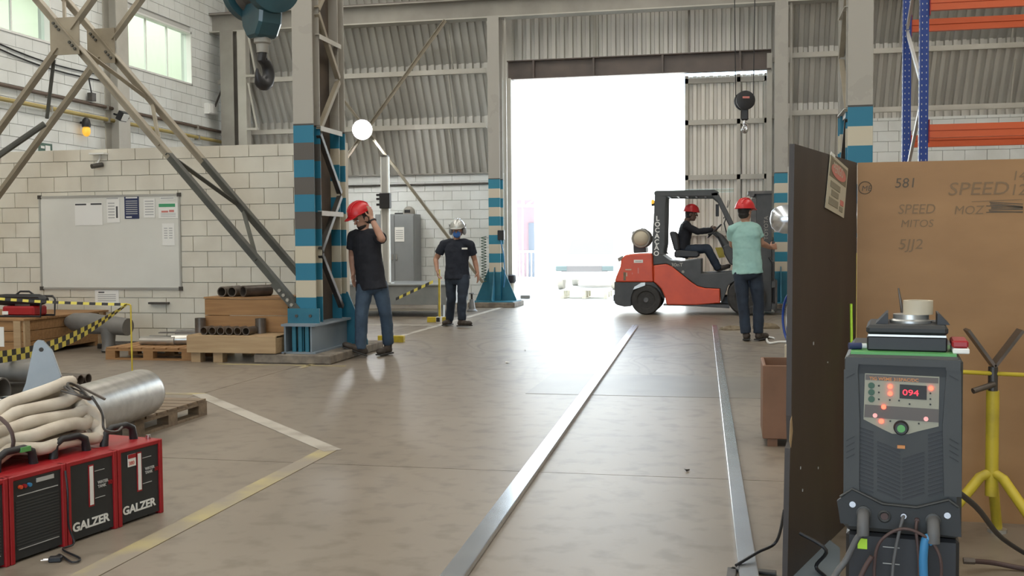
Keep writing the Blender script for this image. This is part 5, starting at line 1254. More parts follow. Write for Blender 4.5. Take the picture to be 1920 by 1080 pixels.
# gas cylinder across the back
gc = MB().lathe((fx(283), YN+.10, fz(437)), (0, 1, 0), [(.03, 0), (.10, .015), (.138, .06), (.15, .11), (.15, .75), (.13, .82), (.06, .86)], 28).build('gas_cylinder', 'bin_beige', fk, smooth=45)
for y in (YN+.28, YN+.72): MB().torus((fx(283), y, fz(437)), (0, 1, 0), .157, .014, 28, 6).build('strap', 'dark_steel', gc, smooth=60)
MB().torus((fx(283), YN+.16, fz(437)), (0, 1, 0), .15, .02, 28, 8).build('collar', 'steel_grey', gc, smooth=60)
fpoly([(215, 385), (232, 380), (238, 470), (318, 505), (318, 545), (225, 548)], YN+.22, YN+.78, 'cylinder_cradle', 'fork_dark', fk, .01)
MB().tube([(fx(270), YN+.25, fz(372)), (fx(285), YN+.3, fz(362)), (fx(315), YN+.3, fz(368)), (fx(362), YN+.25, fz(420)), (fx(340), YN+.25, fz(470))], .012, 8).build('gas_line', 'dark_steel', fk, smooth=60)
# mast, carriage and forks
xm0, xm1 = YP(1407, 400, YN+.2).x, YP(1447, 400, YN+.2).x
ztop = YP(1430, 358, YN+.2).z
for y in (YN+.22, YFAR-.34):
    MB().bx(xm0+.10, xm1, y, y+.12, .06, ztop).build('mast_channel', 'fork_dark', fk, bevel=.006)
    MB().bx(xm0+.02, xm0+.13, y+.02, y+.10, .25, ztop-.12).build('inner_channel', 'dark_steel', fk, bevel=.006)
for z in (.5, 1.1, ztop-.09): MB().bx(xm0+.04, xm1-.03, YN+.30, YFAR-.30, z, z+.09).build('mast_tie', 'fork_dark', fk)
MB().bx(xm0-.04, xm1, YN+.18, YFAR-.2, ztop-.05, ztop).build('mast_head', 'dark_steel', fk)
MB().cyl((xm0+.02, YN+.15, ztop-.06), (xm0+.02, YN+.34, ztop-.06), .045, n=14).build('chain_roller', 'dark_steel', fk)
text('TOYOTA', .10, (xm1-.06, YN+.215, 1.30), (0, 0, 1), (-1, 0, 0), 'steel_grey', fk, 'mast_lettering', depth=.001)
MB().bx(xm1, xm1+.06, YN+.08, YFAR-.08, .10, .20).bx(xm1, xm1+.06, YN+.5, YN+.56, .20, .48).bx(xm1, xm1+.06, YN+.08, YFAR-.08, .48, .58).build('fork_carriage', 'fork_dark', fk)
for y in (YN+.15, YN+.35, YN+.6, YN+.8, YN+.98): MB().bx(xm1+.01, xm1+.05, y-.015, y+.015, .58, 1.25).build('backrest_bar', 'fork_dark', fk)
MB().bx(xm1+.01, xm1+.05, YN+.1, YFAR-.1, 1.22, 1.28).build('backrest_rail', 'fork_dark', fk)
for y in (YN+.28, YFAR-.40):
    MB().bx(xm1+.06, xm1+.10, y, y+.12, .06, .60).bx(xm1+.06, xm1+1.05, y, y+.12, .03, .07).build('fork', 'dark_steel', fk)
MB().tube([(xm1-.04, YN+.2, 1.0), (xm1+.03, YN+.14, .9), (xm1+.02, YN+.14, .6)], .02, 8).build('hydraulic_hose', 'black', fk, smooth=60)

# ------------------------------------------------------------------ objects at the end wall
q0, q1 = YP(703, 402, 20.85), YP(776, 402, 20.85)
cb = thing('steel_cabinet', 'grey steel cabinet with a paper on its door against the white end wall', 'cabinet', ((q0.x+q1.x)/2, 21.1, 0))
MB().bx(q0.x, q1.x, 20.86, 21.34, .04, q0.z).build('body', 'cabinet_grey', cb, bevel=.006)
xm_ = (q0.x+q1.x)/2
for a, b in ((q0.x+.012, xm_-.004), (xm_+.004, q1.x-.012)):
    d = MB().bx(a, b, 20.84, 20.862, .10, q0.z-.03).build('door', 'cabinet_grey', cb, bevel=.004)
    MB().bx(xm_-.06 if a < xm_-.1 else xm_+.03, xm_-.03 if a < xm_-.1 else xm_+.06, 20.815, 20.84, .95, 1.07).build('handle', 'chrome', d)
for x in (q0.x+.02, q1.x-.07): MB().bx(x, x+.05, 20.9, 21.3, 0, .04).build('foot', 'black', cb)
notice(740, 426, 758, 453, 'white paper taped on the grey cabinet door', 'paper', lines(.2, .9, 5), yy=20.836)
c = YP(767, 402, 21.05); c.z = q0.z; fn = thing('welding_mask', 'grey dome shaped welding mask on top of the steel cabinet', 'mask', c)
MB().sph(c+V((0, 0, .0)), (.12, .12, .15), 18, 8).build('shell', 'steel_grey', fn, smooth=60) if False else MB().lathe(c, (0, 0, 1), [(.13, 0), (.13, .05), (.11, .11), (.06, .155), (.01, .165)], 22).build('shell', 'steel_grey', fn, smooth=50)
MB().bx(c.x-.06, c.x+.06, c.y-.135, c.y-.10, .03+c.z, c.z+.09).build('visor', 'black', fn)
tag(MB().box((YP(748, 402, 21).x, 21.0, q0.z+.015), (.18, .08, .03), .2).build('pair_of_gloves', 'black', bevel=.01), 'small dark item lying on the cabinet beside the mask', 'gloves')
# welding table with instrument post
tb = thing('steel_table', 'long low grey steel table behind the man in the black shirt', 'table', (-6.6, 18.0, 0))
x0, x1 = -8.3, YP(838, 530, 17.3).x; zt4 = YP(740, 533, 17.3).z
MB().bx(x0, x1, 17.3, 18.9, zt4-.03, zt4).build('tabletop', 'table_grey', tb, bevel=.005)
MB().bx(x0+.03, x1-.02, 17.33, 17.36, zt4-.36, zt4-.03).build('apron', 'table_grey', tb); MB().bx(x0+.03, x1-.02, 18.84, 18.87, zt4-.36, zt4-.03).build('apron', 'table_grey', tb)
MB().bx(x1-.05, x1-.02, 17.36, 18.84, zt4-.36, zt4-.03).build('apron', 'table_grey', tb)
for x in (x0+.1, (x0+x1)/2, x1-.2):
    for y in (17.4, 18.7): MB().bx(x, x+.1, y, y+.1, 0, zt4-.36).build('leg', 'table_grey', tb)
MB().bx(x0+.1, x1-.1, 17.43, 17.47, .10, .14).build('stretcher', 'steel_pale', tb)
p = YP(725, 530, 17.7); p.z = zt4; ztp = YP(725, 294, 17.7).z
mp_ = thing('instrument_post', 'tall aluminium profile post with a black carriage standing on the steel table', 'post', p)
MB().bx(p.x-.07, p.x+.07, 17.66, 17.74, zt4, ztp).build('profile', 'alu', mp_)
for s in (-1, 1): MB().bx(p.x+s*.062-.012, p.x+s*.062+.012, 17.645, 17.66, zt4, ztp).build('guide_rail', 'white', mp_)
MB().bx(p.x-.055, p.x+.055, 17.64, 17.76, ztp, ztp+.03).build('end_cap', 'dark_steel', mp_)
z0, z1 = YP(725, 391, 17.6).z, YP(725, 362, 17.6).z
ca = MB().bx(p.x-.06, p.x+.13, 17.52, 17.64, z0, z1).build('carriage', 'black', mp_, bevel=.01)
for z in (z0+.05, z0+.15, z0+.22): MB().bx(p.x-.12, p.x-.06, 17.54, 17.6, z, z+.04).build('carriage_knob', 'black', ca)
MB().bx(p.x-.11, p.x+.11, 17.62, 17.8, zt4, zt4+.02).build('base_plate', 'alu', mp_)
# yellow T-foot barrier posts
def tfoot(px, py, wdpx, pole, label):
    a, b = G(px-wdpx/2, py), G(px+wdpx/2, py); t = thing('barrier_stand', label, 'barrier post', ((a+b)/2))
    MB().bx(a.x, b.x, a.y-.04, a.y+.04, 0, .085).build('foot_bar', 'yellow', t, bevel=.004)
    if pole:
        x = G(829, 603).x; MB().bx(x-.05, x+.05, a.y-.05, a.y+.05, .0, .09).build('socket', 'white', t); MB().bx(x-.045, x+.015, a.y-.053, a.y-.05, .01, .08).build('socket_mouth', 'black', t)
        MB().bx(x-.016, x+.016, a.y-.016, a.y+.016, .09, YP(829, 505, a.y).z).build('pole', 'yellow', t)
    else:
        x = b.x-.02; 
    return t
tfoot(820, 604, 36, True, 'yellow barrier post standing on a block foot beside the masked man')
tfoot(735, 641, 50, False, 'yellow barrier foot bar lying on the floor behind the man in the black shirt')
e0, e1 = YP(812, 528, 16.1), YP(742, 561, 16.9)
tape([e0.lerp(e1, i/10) for i in range(11)], .05, (0, .2, 1), 'barrier_tape', 'short yellow and black tape slanting from the yellow post to the steel table')
# screw jack beyond the masked man, bin, coiled hose and box on the slender column
c = G(885, 584); jk = thing('screw_jack', 'small grey screw jack on the floor before the slender column', 'jack', c)
MB().lathe(c, (0, 0, 1), [(.10, 0), (.10, .02), (.065, .05), (.045, .2), (.04, .23)], 18).build('base', 'cabinet_grey', jk, smooth=40); MB().cyl(c+V((0, 0, .23)), c+V((0, 0, .33)), .022, n=10).build('screw', 'dark_steel', jk)
MB().cyl(c+V((0, 0, .33)), c+V((0, 0, .35)), .05, n=14).build('cap', 'cabinet_grey', jk)
c = G(948, 570); c.y = 20.75; c.x = YP(946, 560, 20.75).x+.02
c = V((-4.47, 20.90, .10)); bn = thing('waste_bin', 'beige waste bin with a black liner beside the slender column', 'bin', c)
MB().lathe(c, (0, 0, 1), [(.085, 0), (.115, .50), (.12, .52)], 20).build('bucket', 'bin_beige', bn, smooth=40)
MB().lathe(c, (0, 0, 1), [(.12, .36), (.145, .40), (.14, .52), (.11, .53), (.10, .50)], 20, caps=False).build('liner', 'black', bn, smooth=50)
hx = YP(912, 480, 20.40)
tag(MB().tube([V((hx.x-.05+.05*math.cos(i*.8), 20.38+.05*math.sin(i*.8), 1.42-i*.0072)) for i in range(130)], .008, 5).build('coiled_hose', 'tig_green', smooth=60), 'dark coiled air hose hanging beside the slender column', 'hose')
c = YP(939, 441, 20.4); sb = thing('switch_box', 'small black switch box on the slender column', 'switch box', c)
MB().box(c+V((0, .04, 0)), (.13, .12, .2)).build('box', 'black', sb, bevel=.01)
MB().tube(smooth_path([c+V((0, -.03, -.1)), c+V((.06, -.03, -.4)), c+V((.08, -.02, -.8)), c+V((.05, 0, -1.05))]), .012, 6).build('cord', 'blue_hose', sb, smooth=60)
# ------------------------------------------------------------------ people
def remeshed(m, name, mt, parent, voxel=.008, smooth_it=3, cloth=0.0):
    """weld overlapping closed shapes into one continuous skin"""
    src = m.build('tmp_shape', mt, origin=(0, 0, 0))
    rm = src.modifiers.new('r', 'REMESH'); rm.mode = 'VOXEL'; rm.voxel_size = voxel; rm.use_smooth_shade = True
    sm = src.modifiers.new('s', 'SMOOTH'); sm.iterations = smooth_it; sm.factor = .5
    if cloth:
        tx = bpy.data.textures.get('cloth_folds') or bpy.data.textures.new('cloth_folds', 'CLOUDS'); tx.noise_scale = .11; tx.noise_depth = 2
        dp = src.modifiers.new('d', 'DISPLACE'); dp.texture = tx; dp.strength = cloth; dp.mid_level = .5; dp.texture_coords = 'LOCAL'
    dg = bpy.context.evaluated_depsgraph_get(); me = bpy.data.meshes.new_from_object(src.evaluated_get(dg))
    bpy.data.objects.remove(src)
    zs = [v.co for v in me.vertices]; lo = min(z.z for z in zs); o = V((sum(z.x for z in zs)/len(zs), sum(z.y for z in zs)/len(zs), lo))
    for v in me.vertices: v.co -= o
    for p in me.polygons: p.use_smooth = True
    me.name = name; me.materials.clear(); me.materials.append(MATS[mt])
    for p in me.polygons: p.material_index = 0
    ob = bpy.data.objects.new(name, me); col.objects.link(ob); place(ob, o, parent); return ob
def limb(m, pts, rr):
    for i, (p, r) in enumerate(zip(pts, rr)):
        m.sph(p, r, 14, 9)
        if i: m.cyl(pts[i-1], p, rr[i-1], r, 14)
def loft(m, rings, lat, fwd, n=24):
    """closed loft of elliptical rings (centre, half width, half depth)"""
    vs = []; fs = []
    for c, a, b in rings:
        for i in range(n):
            t = 2*PI*i/n; vs.append(V(c)+lat*(a*math.cos(t))+fwd*(b*math.sin(t)))
    for k in range(len(rings)-1):
        for i in range(n): j = (i+1) % n; fs.append((k*n+i, k*n+j, (k+1)*n+j, (k+1)*n+i))
    fs += [tuple(range(n))[::-1], tuple(range((len(rings)-1)*n, len(rings)*n))]
    m.add(vs, fs)
def hand(m, wrist, d, side, nrm, curl=.5):
    """palm, four bent fingers of unequal length and a thumb; side = towards the thumb, nrm = palm-inward"""
    d, side = V(d).normalized(), V(side).normalized(); nrm = V(nrm).normalized(); w = V(wrist)
    R = Matrix((side, nrm, d)).transposed()
    m.sph(w+d*.05, (.040, .017, .052), 14, 9, R); m.sph(w+d*.02, (.028, .02, .04), 12, 8, R)
    for k, (off, ln) in enumerate(((.032, .072), (.011, .080), (-.011, .075), (-.031, .058))):
        p = w+d*.085+side*off; a = 0.0; pts = [w+d*.055+side*off*.9, p]; dd = d
        for seg in range(3):
            a += curl*(.55+.12*k); q = (d*math.cos(a)+nrm*math.sin(a)+side*off*1.2).normalized()
            p = p+q*(ln*(.42, .33, .25)[seg]); pts.append(p)
        limb(m, pts, [.009, .0092, .0085, .0078, .0068])
    t0 = w+d*.022+side*.026; t1 = t0+(side*.75+d*.55+nrm*.25).normalized()*.038; t2 = t1+(side*.25+d*.85+nrm*.4).normalized()*.034
    limb(m, [t0, t1, t2], [.014, .0105, .008])
def foot(name_parent, heel, toe, ankle, mt='boot'):
    m = MB(); heel, toe, ankle = V(heel), V(toe), V(ankle); d = (toe-heel).normalized(); L = max(.26, (toe-heel).length); l_ = V((0, 0, 1)).cross(d).normalized()
    u_ = d.cross(l_).normalized()
    def pt(s, h): return heel+d*(L*s)+u_*h
    R = Matrix((d, l_, u_)).transposed()
    m.sph(pt(.16, .045), (.055, .042, .045), 14, 9, R); m.sph(pt(.45, .045), (.085, .041, .045), 14, 9, R); m.sph(pt(.74, .040), (.075, .048, .040), 14, 9, R)
    limb(m, [pt(.2, .06), ankle+V((0, 0, .04))], [.046, .050])
    b = remeshed(m, 'boot', mt, name_parent, .007, 2)
    s = MB(); s.box(pt(.46, .006), (L*.95, .088, .018), R=R); s.build('sole', 'black_rubber', b, bevel=.006)
    return b
def head(m, c, fwd, tilt=0.0):
    """skull, jaw, nose, ears; returns the head frame"""
    fwd = V(fwd).normalized(); lat = fwd.cross(V((0, 0, 1))).normalized(); R0 = Matrix.Rotation(tilt, 3, lat)
    f = R0 @ fwd; u_ = lat.cross(f).normalized(); R = Matrix((lat, f, u_)).transposed(); c = V(c)
    m.sph(c+u_*.022, (.076, .095, .098), 18, 12, R); m.sph(c-u_*.05+f*.025, (.058, .068, .07), 16, 10, R); m.sph(c-u_*.09+f*.052, (.032, .032, .028), 12, 8, R)
    limb(m, [c+u_*.012+f*.092, c-u_*.018+f*.112], [.010, .014])
    m.sph(c+f*.082-u_*.058, (.026, .014, .012), 12, 8, R); m.sph(c+f*.086+u_*.026, (.05, .014, .010), 12, 8, R)
    for s in (-1, 1): m.sph(c+lat*(.078*s)-u_*.01-f*.005, (.012, .024, .034), 10, 8, R)
    return lat, f, u_, R
def face(c, fr, parent, mask=False, beard=False):
    lat, f, u_, R = fr; c = V(c)
    for s in (-1, 1):
        MB().sph(c+lat*(.032*s)+f*.083+u_*.008, (.014, .012, .008), 10, 6, R).build('eye', 'white', parent, smooth=60)
        MB().sph(c+lat*(.032*s)+f*.092+u_*.008, .006, 8, 6).build('pupil', 'hair', parent, smooth=60)
        MB().sph(c+lat*(.033*s)+f*.090+u_*.030, (.022, .008, .005), 10, 6, R).build('eyebrow', 'hair', parent, smooth=60)
    if mask:
        MB().sph(c+f*.068-u_*.050, (.060, .058, .055), 18, 10, R).build('face_mask', 'mask_blue', parent, smooth=60)
        for s in (-1, 1): MB().tube([c+lat*(.055*s)+f*.06-u_*.03, c+lat*(.076*s)-f*.0-u_*.005], .003, 5).build('mask_strap', 'mask_blue', parent)
    else:
        MB().sph(c+f*.093-u_*.058, (.022, .007, .0055), 10, 6, R).build('lips', 'skin_dark', parent, smooth=60)
    if beard: MB().sph(c+f*.030-u_*.076, (.058, .064, .048), 16, 10, R).build('beard', 'hair', parent, smooth=60)
def hair_cap(c, fr, parent):
    lat, f, u_, R = fr; MB().sph(V(c)+u_*.022-f*.014, (.082, .094, .096), 18, 12, R).sph(V(c)-u_*.035-f*.035, (.070, .064, .060), 16, 10, R).build('hair', 'hair', parent, smooth=60)
def helmet(c, f, u_, parent, mt, peak=True, s=1.0):
    f, u_ = V(f).normalized(), V(u_).normalized(); lat = f.cross(u_).normalized(); c = V(c); R = Matrix((lat, f, u_)).transposed()
    n, k = 28, 9; vs = []; fs = []
    for j in range(k+1):
        ph = (PI/2)*(1-j/k)
        for i in range(n):
            t = 2*PI*i/n; vs.append(c+R @ V((.118*s*math.sin(ph)*math.cos(t), .142*s*math.sin(ph)*math.sin(t), .128*s*math.cos(ph))))
    for j in range(k):
        for i in range(n): fs.append((j*n+i, j*n+(i+1) % n, (j+1)*n+(i+1) % n, (j+1)*n+i))
    h = MB().add(vs, fs).build('helmet', mt, parent, smooth=60)
    MB().tube([c+R @ V((.122*s*math.cos(2*PI*i/24), .146*s*math.sin(2*PI*i/24), .0)) for i in range(24)], .007, 6, closed=True).build('helmet_rim', mt, h, smooth=60)
    for x in (-.035, 0, .035):
        MB().tube([c+R @ V((x*s, .135*s*math.cos(a), .0+.134*s*math.sin(a)*(1-abs(x)*1.2))) for a in [PI*(.15+.7*i/10) for i in range(11)]], .007, 6).build('helmet_rib', mt, h, smooth=60)
    if peak:
        P = [V((x*s, y*s, z)) for x, y, z in ((-.105, .07, .0), (-.07, .125, .0), (0, .142, .004), (.07, .125, .0), (.105, .07, 0), (.085, .15, -.014), (.04, .195, -.016), (-.04, .195, -.016), (-.085, .15, -.014))]
        top = [c+R @ q for q in P]; bot = [p-u_*.006 for p in top]; n = len(P)
        MB().add(top+bot, [tuple(range(n)), tuple(range(n, 2*n))[::-1]]+[(i, i+n, (i+1) % n+n, (i+1) % n) for i in range(n)]).build('helmet_peak', mt, h, smooth=50)
    return h

def man(label, J, fwd, shirt, trousers, skin='skin', sleeve=.62, hem=None, headf=None, tilt=0.0, long_sleeve=False, boots=True, mask=False, beard=False, hairy=True, belly=0.0):
    fwd = V(fwd).normalized(); lat = fwd.cross(V((0, 0, 1))).normalized()
    base = (J['footL'][0]+J['footR'][0])/2
    t = thing('person', label, 'person', (base.x, base.y, 0 if J.get('ground', True) else J['hip'].z-.1))
    up = (J['neck']-J['hip']).normalized(); fw = (fwd-up*fwd.dot(up)).normalized(); lt = fw.cross(up).normalized()
    m = MB(); fr = head(m, J['head'], headf or fwd, tilt)
    limb(m, [J['neck']-up*.05, J['neck']+V((0, 0, .02)), J['head']-fr[2]*.055-fr[1]*.02], [.06, .052, .054])
    chest = J['neck'].lerp(J['hip'], .32); waist = J['neck'].lerp(J['hip'], .72)
    loft(m, [(J['neck'], .05, .05), (J['neck'].lerp(J['hip'], .12), .13, .085), (chest, .155, .10), (waist, .14, .10), (J['hip'], .155, .105), (J['hip']-up*.08, .10, .08)], lt, fw)
    for S in 'LR':
        sh, el, wr = J['sh'+S], J['el'+S], J['wr'+S]
        limb(m, [J['neck']-up*.05, sh, sh.lerp(el, .5), el, el.lerp(wr, .3), wr], [.05, .052, .047, .041, .042, .028])
        d, sd, nr = J['hand'+S]; hand(m, wr, d, sd, nr, J.get('curl'+S, .35))
        hp, kn, an = J['hp'+S], J['kn'+S], J['an'+S]
        limb(m, [hp, hp.lerp(kn, .5), kn, kn.lerp(an, .3), an], [.075, .066, .052, .050, .036])
    body = remeshed(m, 'body', skin, t, .0065, 3)
    # shirt
    m = MB(); hm = J['hip']-up*(.04 if hem is None else hem)-V((0, 0, .05 if not long_sleeve else 0))
    loft(m, [(J['neck']-up*.005-fw*.008, .066, .062), (J['neck'].lerp(J['hip'], .06), .105, .078), (J['neck'].lerp(J['hip'], .14), .165, .098), (chest, .190, .122), (J['neck'].lerp(J['hip'], .55)+fw*belly*.5, .182, .122+belly*.5), (waist+fw*belly, .182, .122+belly), (hm.lerp(waist, .35), .194, .130+belly*.6), (hm, .205, .140+belly*.4)], lt, fw)
    for S in 'LR':
        sh, el, wr = J['sh'+S], J['el'+S], J['wr'+S]
        if long_sleeve: limb(m, [sh, sh.lerp(el, .5), el, el.lerp(wr, .5), wr], [.068, .064, .058, .054, .045]); limb(m, [J['neck']-up*.055, J['neck'].lerp(sh, .6)-up*.012, sh], [.070, .070, .066])
        else:
            e = sh.lerp(el, sleeve); limb(m, [J['neck']-up*.055, J['neck'].lerp(sh, .6)-up*.012, sh], [.070, .070, .066]); m.cyl(sh, e, .066, .070, 18)
    remeshed(m, 'shirt', shirt, t, .009, 4, .022)
    # trousers
    m = MB(); loft(m, [(J['hip']+up*.05, .172, .112), (J['hip']-V((0, 0, .04)), .182, .122), (J['hip']-V((0, 0, .12)), .165, .112), (J['hip']-V((0, 0, .16)), .10, .09)], lt, fw)
    for S in 'LR':
        hp, kn, an = J['hp'+S], J['kn'+S], J['an'+S]
        limb(m, [hp, hp.lerp(kn, .5), kn, kn.lerp(an, .45)], [.094, .088, .074, .070]); m.cyl(kn.lerp(an, .45), an-V((0, 0, .01)), .070, .064, 16)
    remeshed(m, 'trousers', trousers, t, .009, 4, .022)
    for S in 'LR': foot(t, J['foot'+S][0], J['foot'+S][1], J['an'+S])
    if hairy: hair_cap(J['head'], fr, t)
    face(J['head'], fr, t, mask, beard)
    return t, fr

# --- man in black shirt lifting his red helmet
m1 = lambda x, y, d=0.0: YP(620+x/3.177, 350+y/3.177, 11.2+d)
hd = m1(186, 190, -.02)
J = dict(head=hd, neck=m1(200, 256), hip=m1(240, 556), shL=m1(132, 298, .03), shR=m1(286, 296, -.02), elL=m1(128, 412, .10), wrL=m1(134, 520, .04),
         elR=m1(306, 312, -.24), wrR=m1(243, 190, -.16), hpL=m1(204, 592, -.01), hpR=m1(292, 590, .03), knL=m1(184, 765, -.12), knR=m1(328, 760, .04),
         anL=m1(178, 962, -.14), anR=m1(343, 930, .16), handL=(V((.1, -.1, -1)), V((-.2, -1, 0)), V((1, 0, 0))), handR=(V((-.20, .25, .95)), V((-.3, -.9, 0)), V((-.9, .35, 0))), curlR=.30)
J['footL'] = (G(686, 673, .012), G(643, 671, .045)); J['footR'] = (G(728, 661, .012), G(724, 668, .012))
J['footR'] = (J['anR']*1.0, J['anR']*1.0); J['footR'] = (V((J['anR'].x+.01, J['anR'].y+.05, .015)), V((J['anR'].x-.05, J['anR'].y-.23, .015)))
J['footL'] = (V((J['anL'].x+.06, J['anL'].y+.02, .015)), V((J['anL'].x-.20, J['anL'].y-.10, .125)))
p1, fr = man('man in black shirt and jeans holding a red helmet to his head while walking', J, (-.35, -.94, 0), 'shirt_black', 'jeans', tilt=-.42, headf=(-.55, -.83, 0), beard=True, hem=.06)
helmet(hd+fr[2]*.075+fr[1]*.005, (-.62, -.66, -.42), (-.28, -.30, .9), p1, 'red_helmet')
wv = J['wrR'].lerp(J['elR'], .12); MB().torus(wv, J['wrR']-J['elR'], .036, .009, 18, 6).build('wrist_watch', 'black', p1, smooth=60)
# --- man in navy shirt with silver helmet and mask
m2 = lambda x, y, d=0.0: YP(780+x/4.5, 390+y/4.5, 15.4+d)
hd = m2(351, 192, -.03)
J = dict(head=hd, neck=m2(345, 262), hip=m2(348, 556), shL=m2(232, 308, .02), shR=m2(458, 308, .0), elL=m2(168, 432, .04), wrL=m2(180, 530, -.10),
         elR=m2(496, 440, .10), wrR=m2(520, 545, .06), hpL=m2(292, 592, .02), hpR=m2(402, 592, -.02), knL=m2(298, 765, .0), knR=m2(390, 765, -.10),
         anL=m2(283, 940, .18), anR=m2(386, 940, -.10), handL=(V((.15, -.1, -1)), V((.3, -1, 0)), V((1, .2, 0))), handR=(V((.15, -.05, -1)), V((-.2, -1, 0)), V((-1, 0, 0))), curlL=.95, curlR=.3)
J['footL'] = (V((J['anL'].x+.01, J['anL'].y+.06, .015)), V((J['anL'].x-.04, J['anL'].y-.22, .015)))
J['footR'] = (V((J['anR'].x-.06, J['anR'].y+.02, .015)), V((J['anR'].x+.19, J['anR'].y-.12, .03)))
p2, fr = man('man in navy shirt with silver helmet, ear muffs and blue mask walking', J, (.08, -1, 0), 'shirt_navy', 'jeans_dark', tilt=-.08, headf=(.05, -1, 0), mask=True, hem=.03)
h2 = helmet(hd+fr[2]*.055, fr[1], fr[2], p2, 'alu')
for s in (-1, 1):
    MB().sph(hd+fr[0]*(.105*s)-fr[2]*.005, (.032, .045, .062), 14, 10, fr[3]).build('ear_muff', 'cabinet_grey', p2, smooth=60)
    MB().tube([hd+fr[0]*(.118*s)+fr[2]*.04, hd+fr[0]*(.128*s)+fr[2]*.10], .007, 6).build('muff_arm', 'dark_steel', p2)
cl = m2(410, 342, -.135); MB().box(cl, (.085, .012, .026), .05).build('chest_logo', 'paper', p2)
# --- man in teal shirt seen from behind
m3 = lambda x, y, d=0.0: YP(1340+x/3.375, 340+y/3.375, 13.6+d)
hd = m3(192, 193, .0)
J = dict(head=hd, neck=m3(193, 254), hip=m3(208, 545), shL=m3(112, 306, .02), shR=m3(262, 300, .02), elL=m3(112, 402, .16), wrL=m3(165, 425, .36),
         elR=m3(296, 392, .06), wrR=m3(352, 418, .24), hpL=m3(163, 585), hpR=m3(258, 585), knL=m3(180, 770, -.02), knR=m3(278, 770, .02),
         anL=m3(198, 955, -.03), anR=m3(276, 955, .02), handL=(V((.5, .85, 0)), V((0, 0, 1)), V((1, 0, 0))), handR=(V((.75, .6, .12)), V((-.3, 0, 1)), V((-.7, .7, 0))), curlL=.6, curlR=.6)
J['footL'] = (V((J['anL'].x+.0, J['anL'].y-.06, .015)), V((J['anL'].x+.02, J['anL'].y+.22, .015)))
J['footR'] = (V((J['anR'].x-.02, J['anR'].y-.06, .015)), V((J['anR'].x+.12, J['anR'].y+.19, .015)))
p3, fr = man('man in teal shirt and red helmet standing with his back turned beside the forklift mast', J, (.30, .95, 0), 'shirt_teal', 'jeans_dark', headf=(.55, .83, 0), hem=.03)
helmet(hd+fr[2]*.045, fr[1], fr[2], p3, 'red_helmet')
# --- forklift driver
md = lambda x, y, d=0.0: YP(1130+x/4.0, 340+y/4.0, 18.83+d)
hd = md(664, 246)
J = dict(head=hd, neck=md(632, 300), hip=md(598, 508), shL=md(622, 335, -.17), shR=md(622, 335, .17), elL=md(718, 378, -.20), elR=md(715, 378, .2), wrL=md(812, 366, -.12), wrR=md(800, 362, .14),
         hpL=md(610, 516, -.09), hpR=md(610, 516, .09), knL=md(786, 502, -.14), knR=md(780, 505, .14), anL=md(872, 656, -.14), anR=md(866, 655, .14),
         handL=(V((1, .3, .15)), V((0, .2, 1)), V((0, .9, 0))), handR=(V((1, -.3, .15)), V((0, -.2, 1)), V((0, -.9, 0))), curlL=.8, curlR=.8, ground=False)
for S, s in (('L', -.14), ('R', .14)): J['foot'+S] = (md(858, 682, s), md(945, 652, s))
p4, fr = man('driver in dark clothes and red helmet sitting at the wheel of the forklift', J, (1, 0, 0), 'shirt_black', 'jeans_dark', skin='skin_dark', headf=(1, -.05, 0), tilt=-.1, long_sleeve=True, hem=.0)
helmet(hd+fr[2]*.045, fr[1], fr[2], p4, 'red_helmet', peak=False)
# ------------------------------------------------------------------ outside the doorway
struct(MB().bx(-60, 60, 21.6, 140, -.2, -.005).build('ground', 'ground_out'))
Yo = 34.0
ob = thing('far_shed', 'white shed across the yard with a doorway showing a pink wall', 'building', (-6, Yo, 0))
a_, b_ = YP(966, 405, Yo), YP(1002, 405, Yo); z0, z1, zt5 = 0.0, YP(985, 388, Yo).z, YP(985, 374, Yo).z
MB().bx(-30, a_.x, Yo, Yo+.3, 0, 6).bx(b_.x, 14, Yo, Yo+.3, 0, 6).bx(a_.x, b_.x, Yo, Yo+.3, zt5, 6).bx(a_.x, b_.x, Yo+.0, Yo+.2, z1, z1+.07).build('front_wall', 'house_white', ob)
MB().bx(a_.x-3, b_.x+3, Yo+3.0, Yo+3.2, 0, 5).build('inner_wall', 'house_pink', ob)
MB().bx(a_.x-3, b_.x+3, Yo+.3, Yo+3.2, 4.2, 4.3).build('porch_roof', 'house_grey', ob)
q = YP(992, 440, Yo+2.9); MB().bx(q.x-.02, q.x+1.4, Yo+2.92, Yo+2.99, 0, YP(992, 418, Yo+2.9).z).build('inner_door', 'house_grey', ob)
q = YP(980, 440, Yo+2.85); MB().cyl((q.x, Yo+2.85, 0), (q.x, Yo+2.85, 4), .03, n=8).build('drain_pipe', 'house_white', ob)
MB().bar((a_.x+.35, Yo+.1, z1+.05), (b_.x-.05, Yo+.1, zt5-.02), .06, .04).build('fanlight_bar', 'house_white', ob); MB().bx(a_.x+.22, a_.x+.29, Yo+.02, Yo+.15, z1, zt5).build('fanlight_bar', 'house_white', ob)
gt = thing('yard_gate', 'low white barred gate in the doorway of the far shed', 'gate', ((a_.x+b_.x)/2, Yo-.3, 0))
zg = YP(985, 470, Yo-.3).z
MB().bx(a_.x-.1, b_.x+.1, Yo-.32, Yo-.28, zg-.06, zg).build('top_rail', 'house_white', gt); MB().bx(a_.x-.1, b_.x+.1, Yo-.32, Yo-.28, .1, .16).build('bottom_rail', 'house_white', gt)
for i in range(7): x = a_.x-.08+i*(b_.x-a_.x+.16)/6; MB().cyl((x, Yo-.3, 0), (x, Yo-.3, zg-.03), .018, n=8).build('gate_bar', 'house_white', gt)
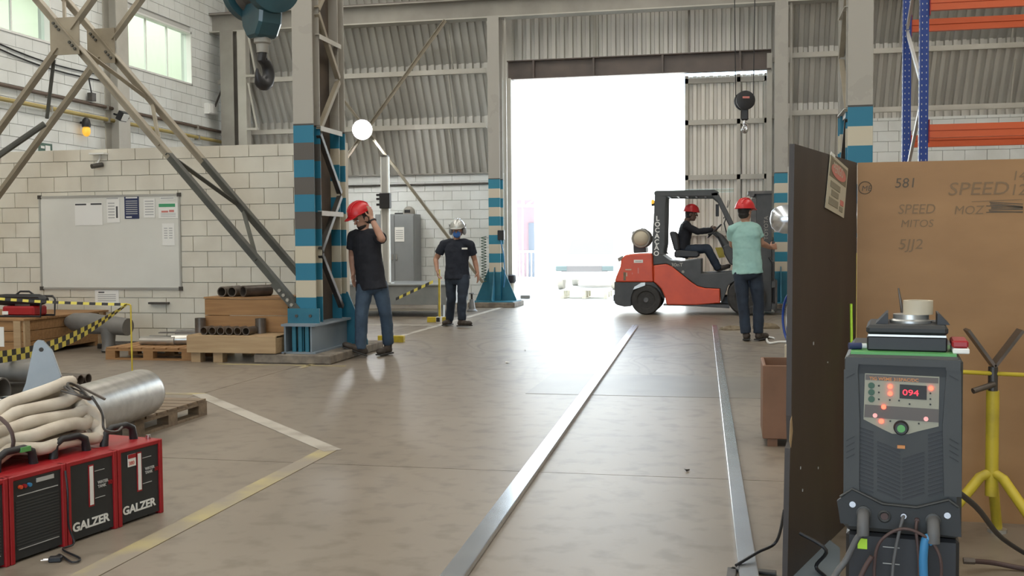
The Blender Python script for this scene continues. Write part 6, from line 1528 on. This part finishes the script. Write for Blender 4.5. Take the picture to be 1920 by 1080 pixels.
# car facing the hall
cx = YP(1096, 520, 27.5).x; cy = 27.5
car = thing('car', 'white car parked facing the doorway in the bright yard', 'car', (cx, cy+2, 0)); w2 = .84
MB().prism([(0, .30), (0, .62), (.08, .74), (1.05, .92), (1.75, 1.40), (3.1, 1.43), (3.9, .95), (4.1, .9), (4.15, .32)], (cx-w2, cy, 0), (0, 1, 0), (0, 0, 1), (2*w2, 0, 0)).build('body', 'car_white', car, bevel=.06)
MB().add([(cx-.66, cy+1.09, .955), (cx+.66, cy+1.09, .955), (cx+.58, cy+1.70, 1.375), (cx-.58, cy+1.70, 1.375)], [(0, 1, 2, 3)]).build('windscreen', 'car_glass', car)
gr = MB().bx(cx-.62, cx+.62, cy-.03, cy+.05, .50, .66).build('grille', 'car_grille', car)
for s in (-1, 1):
    MB().bx(cx+s*.62-.16, cx+s*.62+.16, cy-.04, cy+.06, .52, .67).build('headlight', 'car_glass', car, bevel=.02)
    for y in (.75, 3.35): MB().lathe((cx+s*(w2-.1)-.1, cy+y, .31), (1, 0, 0), [(.2, 0), (.31, .02), (.31, .18), (.2, .2)], 24).build('wheel', 'steel_pale', car, smooth=40)  # tyres coloured pale to imitate the glare that washes them out
    MB().box((cx+s*(w2+.1), cy+1.25, 1.0), (.2, .1, .13)).build('door_mirror', 'car_white', car, bevel=.02)
MB().bx(cx-.84, cx+.84, cy-.10, cy+.12, .30, .47).build('bumper', 'car_white', car, bevel=.04)
MB().bx(cx-.2, cx+.2, cy-.11, cy-.09, .34, .44).build('number_plate', 'paper', car)
q = G(1050, 560); r_ = G(1140, 560)
pallet('pallet', 'sunlit pale pallet lying in the yard in front of the white car', q.x, r_.x, q.y, q.y+1.0, 'glare_pale_wood', h=.2)
q = G(985, 560); tag(MB().box((q.x, q.y, .04), (.22, .10, .08), .1).build('door_stop', 'dark_steel', bevel=.01), 'small dark block on the ground just outside the doorway', 'block')
# the machine and what lies on it are turned a little towards the photographer
def turn(names, pivot, a):
    R = Matrix.Rotation(a, 3, 'Z')
    for n in names:
        o = bpy.data.objects[n]; o.location = pivot + R @ (o.location - pivot); o.rotation_euler.z += a
turn(['tig_welder', 'tool_box', 'metal_tin', 'tape_roll', 'electrode_holder', 'red_box', 'note_pad', 'marker_pen'], V(((xa+xb_)/2, YT, 0)), -.145)
